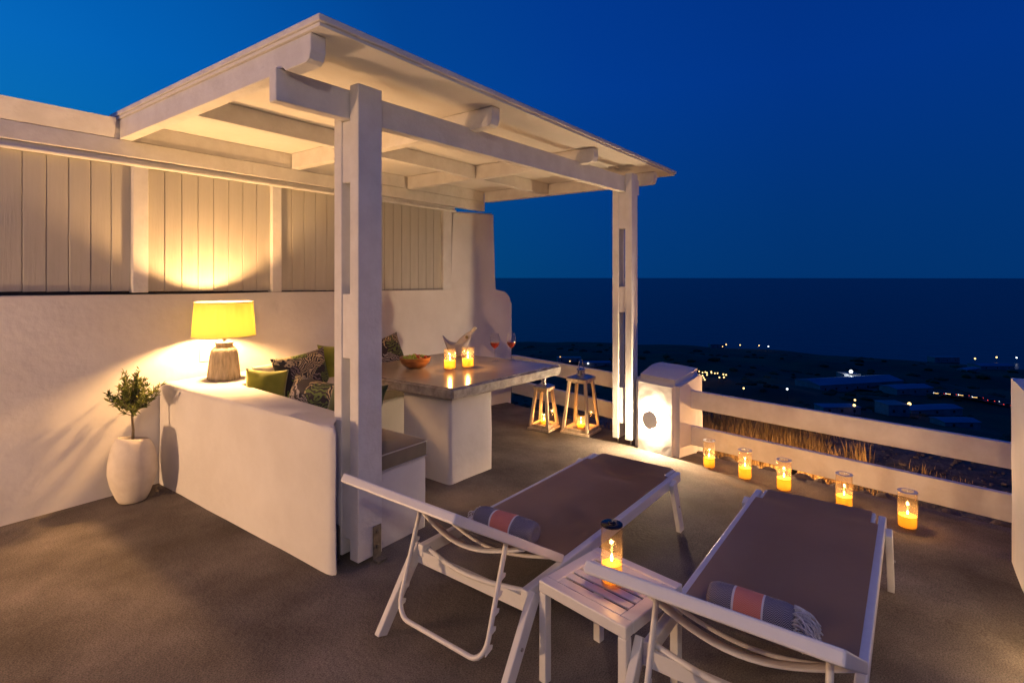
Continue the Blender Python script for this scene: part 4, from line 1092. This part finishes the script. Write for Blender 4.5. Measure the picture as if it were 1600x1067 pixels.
# ================================================================ VALLEY: HOUSES, ROAD, LIGHTS
def gz(x, y): return max(hill_z(x, y), -100.6)
def house(loc, size, rz, label, roof='house', flat=True, lit=None, nwin=2):
    x, y = loc; z = gz(x, y) - .4
    t_ = thing('distant_house', (x, y, z), label, 'house', rz)
    lx, ly, h = size
    bm = BM(); box(bm, -lx / 2, lx / 2, -ly / 2, ly / 2, 0, h); obj('wall', bm, M['house'], t_)
    bm = BM()
    if flat: box(bm, -lx / 2 - .2, lx / 2 + .2, -ly / 2 - .2, ly / 2 + .2, h + .005, h + .35)
    else:
        v = [bm.verts.new(p) for p in ((-lx / 2 - .4, -ly / 2 - .4, h + .01), (lx / 2 + .4, -ly / 2 - .4, h + .01), (0, -ly / 2 - .4, h + lx * .10), (-lx / 2 - .4, ly / 2 + .4, h + .01), (lx / 2 + .4, ly / 2 + .4, h + .01), (0, ly / 2 + .4, h + lx * .10))]
        for f in ((0, 2, 1), (3, 4, 5), (0, 3, 5, 2), (2, 5, 4, 1), (0, 1, 4, 3)): bm.faces.new([v[i] for i in f])
    obj('roof', bm, M[roof], t_)
    for k in range(nwin):
        bm = BM(); yy = -ly / 2 + ly * (k + .5) / nwin; box(bm, -lx / 2 - .05, -lx / 2 + .06, yy - .5, yy + .5, h * .4, h * .4 + 1.2); obj('window', bm, M['lampwarm'] if lit and k == lit - 1 else M['dark'], t_)
    return t_
# long axis of each house along local Y, which lies roughly across the view when rz = 36.5 deg
V = R(36.5)
house((398, 33), (20, 62, 5), V + R(14), 'long low shed with pale blue metal roof in the middle of the dark valley', 'roofblue', False, None, 8)
house((388, 4), (12, 24, 4), V + R(10), 'shorter blue-roofed shed at the right end of the long shed', 'roofblue', False, None, 3)
house((432, 36), (9, 11, 6.5), V, 'small white building with a bright lamp above the long blue shed', 'house', True, None, 2)
house((274, 27), (7, 16, 3), V, 'low pale building above the fence left of centre of the valley', 'roofblue', True, None, 3)
house((312, -5), (9, 26, 3.2), V + R(8), 'low blue-roofed building above the warm street lamp', 'roofblue', False, None, 3)
house((283, -13), (8, 14, 3), V, 'low blue-roofed building just above the upper rail at right', 'roofblue', False, None, 2)
house((290, 8), (9, 9, 5), V, 'small dark two-storey house beside the warm street lamp', 'house', True, None, 2)
house((790, 225), (10, 20, 6), V, 'white building on the shoreline nearest the pergola post', 'house', True, 1, 3)
house((840, -28), (12, 30, 6), V, 'pale building on the shore towards the right', 'house', True, None, 3)
house((732, -62), (16, 34, 4), V, 'low blue-roofed building near the shore at far right', 'roofblue', False, None, 3)
house((655, -40), (8, 22, 3), V + R(25), 'narrow blue-roofed shed at far right below the shore', 'roofblue', False, None, 2)
house((436, 257), (9, 22, 4), V, 'pale building between table corner and taller lantern', 'house', True, None, 3)
house((434, 229), (10, 26, 4), V, 'blue-roofed building right above the taller lantern', 'roofblue', False, None, 3)

lsrc = {}
def street_lamp(loc, label, group=None, kind='lampwarm', r=.55, h=5):
    x, y = loc; z = gz(x, y)
    t_ = thing('street_lamp', (x, y, z), label, 'street lamp', 0, group)
    key = (kind, r, h)
    if key not in lsrc:
        bm = BM(); tube(bm, [(0, 0, 0), (0, 0, h - r)], [.12, .07], 6); p = obj('pole', bm, M['dark'], t_)
        bm = BM(); bmesh.ops.create_icosphere(bm, subdivisions=2, radius=r); bm.transform(Matrix.Translation((0, 0, h))); q = obj('globe', bm, M[kind], t_, smooth=True)
        lsrc[key] = (p, q)
    else:
        for s in lsrc[key]: inst(s, s.name.split('.')[0], t_)
    return t_
for (x, y) in [(364.8, 115.1), (356.4, 110.3), (362.4, 109.3), (367.5, 107.9), (368.8, 106.1), (372.1, 105.3), (328.5, 103.6), (326.7, 101.1), (329.3, 99.3), (320.1, 100.4), (322.3, 99.1), (318.8, 97.4), (326.7, 91.4), (334.1, 91.2), (334.0, 89.6), (328.3, 89.3), (340, 100), (345, 105)]:
    street_lamp((x, y), 'small warm lamp in the bright cluster just right of the pillar', 'lamps of the bright cluster beside the pillar', r=.42, h=3.5)
ll = [((798, 214), 'warm lamp beside the white building on the shoreline', 'lampwarm', .8), ((801, 196), 'first lone warm lamp right of the shoreline building', 'lampwarm', .75), ((790, 169), 'second lone lamp along the shoreline hill', 'lampwarm', .7), ((788, 157), 'white lamp on the shoreline hill, last of its row', 'lampwhite', .8),
      ((291, 69.5), 'lone warm lamp just above the fence right of the pillar', 'lampwarm', .45), ((293.5, 50), 'pale lamp just above the fence further right of the pillar', 'lampwhite', .45), ((281, 21), 'upper warm lamp of the pair above the middle of the fence', 'lampwarm', .4), ((270, 20.4), 'lower warm lamp of the pair above the middle of the fence', 'lampwarm', .55),
      ((291, 1.8), 'bright orange lamp beside the small dark two-storey house', 'lampwarm', .7), ((850, -58), 'warm lamp on the shore towards the far right', 'lampwarm', .9), ((880, -80), 'bright warm lamp on the shore near the right-hand pier', 'lampwarm', .9), ((890, -99), 'pale lamp on the shore closest to the right-hand pier', 'lampwhite', .8),
      ((432, 264), 'warm lamp just above the table corner', 'lampwarm', .75), ((424, 249), 'small warm lamp above the smaller lantern', 'lampwarm', .5), ((425, 231), 'white lamp above the taller lantern', 'lampwhite', .7)]
for (p, lb, k_, r_) in ll: street_lamp(p, lb, None, k_, r_)
t_ = street_lamp((425, 34), 'very bright white lamp on the small white building above the long shed', None, 'lampwhite', 1.1, 8)
lamp('lamp_light', t_, (-2, 0, 8), 4000, (.8, .9, 1), .5)

# country road with cars
bm = BM(); road = [(398, 60), (390, 30), (383, 10), (374, -6), (368, -18), (366, -30), (366, -45), (368, -70)]
pv = None
def dense(pts, n=6):
    o_ = []
    for a, b2 in zip(pts, pts[1:]):
        for k in range(n): o_.append((a[0] + (b2[0] - a[0]) * k / n, a[1] + (b2[1] - a[1]) * k / n))
    return o_ + [pts[-1]]
rd = dense(road)
for i, (x, y) in enumerate(rd):
    j = min(i + 1, len(rd) - 1); k = max(i - 1, 0); d = Vector((rd[j][0] - rd[k][0], rd[j][1] - rd[k][1])).normalized(); n_ = Vector((-d.y, d.x)) * 3
    z = max(gz(x, y), gz(x + n_.x, y + n_.y), gz(x - n_.x, y - n_.y)) + .4
    c_ = [bm.verts.new((x + n_.x, y + n_.y, z)), bm.verts.new((x - n_.x, y - n_.y, z))]
    if pv: bm.faces.new((pv[0], pv[1], c_[1], c_[0]))
    pv = c_
o = obj('country_road', bm, M['asphalt']); tag(o, kind='structure')
csrc = None
cars = [(372, -10.5, 0), (369.5, -15.5, 0), (367.6, -20.5, 0), (366.8, -26, 0), (366.3, -32, 1), (366.2, -38, 1)]
cl = ['car with headlights on, first on the valley road from the left', 'car with headlights on, second on the valley road from the left', 'car with headlights on, third on the valley road from the left', 'car with headlights on, last of the oncoming row on the valley road', 'car showing red tail lights behind the oncoming row', 'car showing red tail lights, nearest the right-hand pier']
for i, (x, y, tail) in enumerate(cars):
    z = max(gz(x + dx, y) for dx in (-3, 0, 3)) + .42
    t_ = thing('car', (x - 1, y, z), cl[i], 'car', R(-90 if tail else 90), 'cars on the valley road')
    bm = BM(); box(bm, -2.1, 2.1, -.85, .85, .3, .95, .12, 2); box(bm, -1.3, .9, -.75, .75, .96, 1.45, .15, 2); obj('car_body', bm, M['dark'], t_)
    for sx in (-1.3, 1.3):
        for sy in (-.8, .8):
            bm = BM(); lathe(bm, [(0, -.1), (.32, -.1), (.32, .1), (0, .1)], 12); bm.transform(Matrix.Translation((sx, sy, .32)) @ Matrix.Rotation(PI / 2, 4, 'X')); obj('wheel', bm, M['dark'], t_)
    for sy in (-.6, .6):
        bm = BM(); box(bm, 2.09, 2.2, sy - .22, sy + .22, .55, .8); obj('headlight', bm, M['lampwhite'], t_)
        bm = BM(); box(bm, -2.2, -2.09, sy - .2, sy + .2, .6, .8); obj('tail_light', bm, M['lampred'], t_)
    for sy in (-.86, .86):
        bm = BM(); box(bm, .2, 2.0 if not tail else .6, sy - .02, sy + .02, .6, .75); obj('side_light', bm, M['lampred'] if tail else M['lampwarm'], t_)

# dark scrub on the hillside (reads as one mass)
bm = BM(); rnd = random.Random(21)
for k in range(1600):
    r_ = 90 * (8.5 ** rnd.random()); a = R(rnd.uniform(-28, 75)); a = a * 1.0; x, y = r_ * math.cos(a), r_ * math.sin(a)
    z = hill_z(x, y)
    if z < -100: continue
    s = rnd.uniform(.6, 2.2) * (1 + r_ / 500)
    t2 = BM(); bmesh.ops.create_icosphere(t2, subdivisions=1, radius=s)
    vs = [bm.verts.new(Vector((v.co.x * rnd.uniform(.8, 1.5), v.co.y * rnd.uniform(.8, 1.5), v.co.z * .55)) + Vector((x, y, z))) for v in t2.verts]
    for f in t2.faces: bm.faces.new([vs[v.index] for v in f.verts])
    t2.free()
o = obj('scrub', bm, M['land']); tag(o, 'dark scrub bushes scattered over the valley slopes', 'bushes', kind='stuff')

# ================================================================ LAMPS OUTSIDE THE FRAME THAT LIGHT THE TERRACE
def sconce(loc, label, power, color, size=.05):
    t_ = thing('wall_lamp', loc, label, 'wall lamp')
    bm = BM(); box(bm, 0, .03, -.06, .06, -.10, .10, .005, 2); obj('back_plate', bm, M['plastic'], t_)
    bm = BM(); bmesh.ops.create_uvsphere(bm, u_segments=20, v_segments=12, radius=.06); bm.transform(Matrix.Translation((.10, 0, 0))); obj('globe', bm, M['bulb'], t_, smooth=True)
    lamp('lamp_light', t_, (.20, 0, 0), power, color, size)
sconce((-1.79, -1.3, 3.12), 'globe wall lamp high on the house front behind the terrace', 92, (1, .79, .66), .06)
sconce((-1.79, 4.20, .36), 'low globe wall lamp on the house front near the corner', 270, (1, .58, .29), .05)
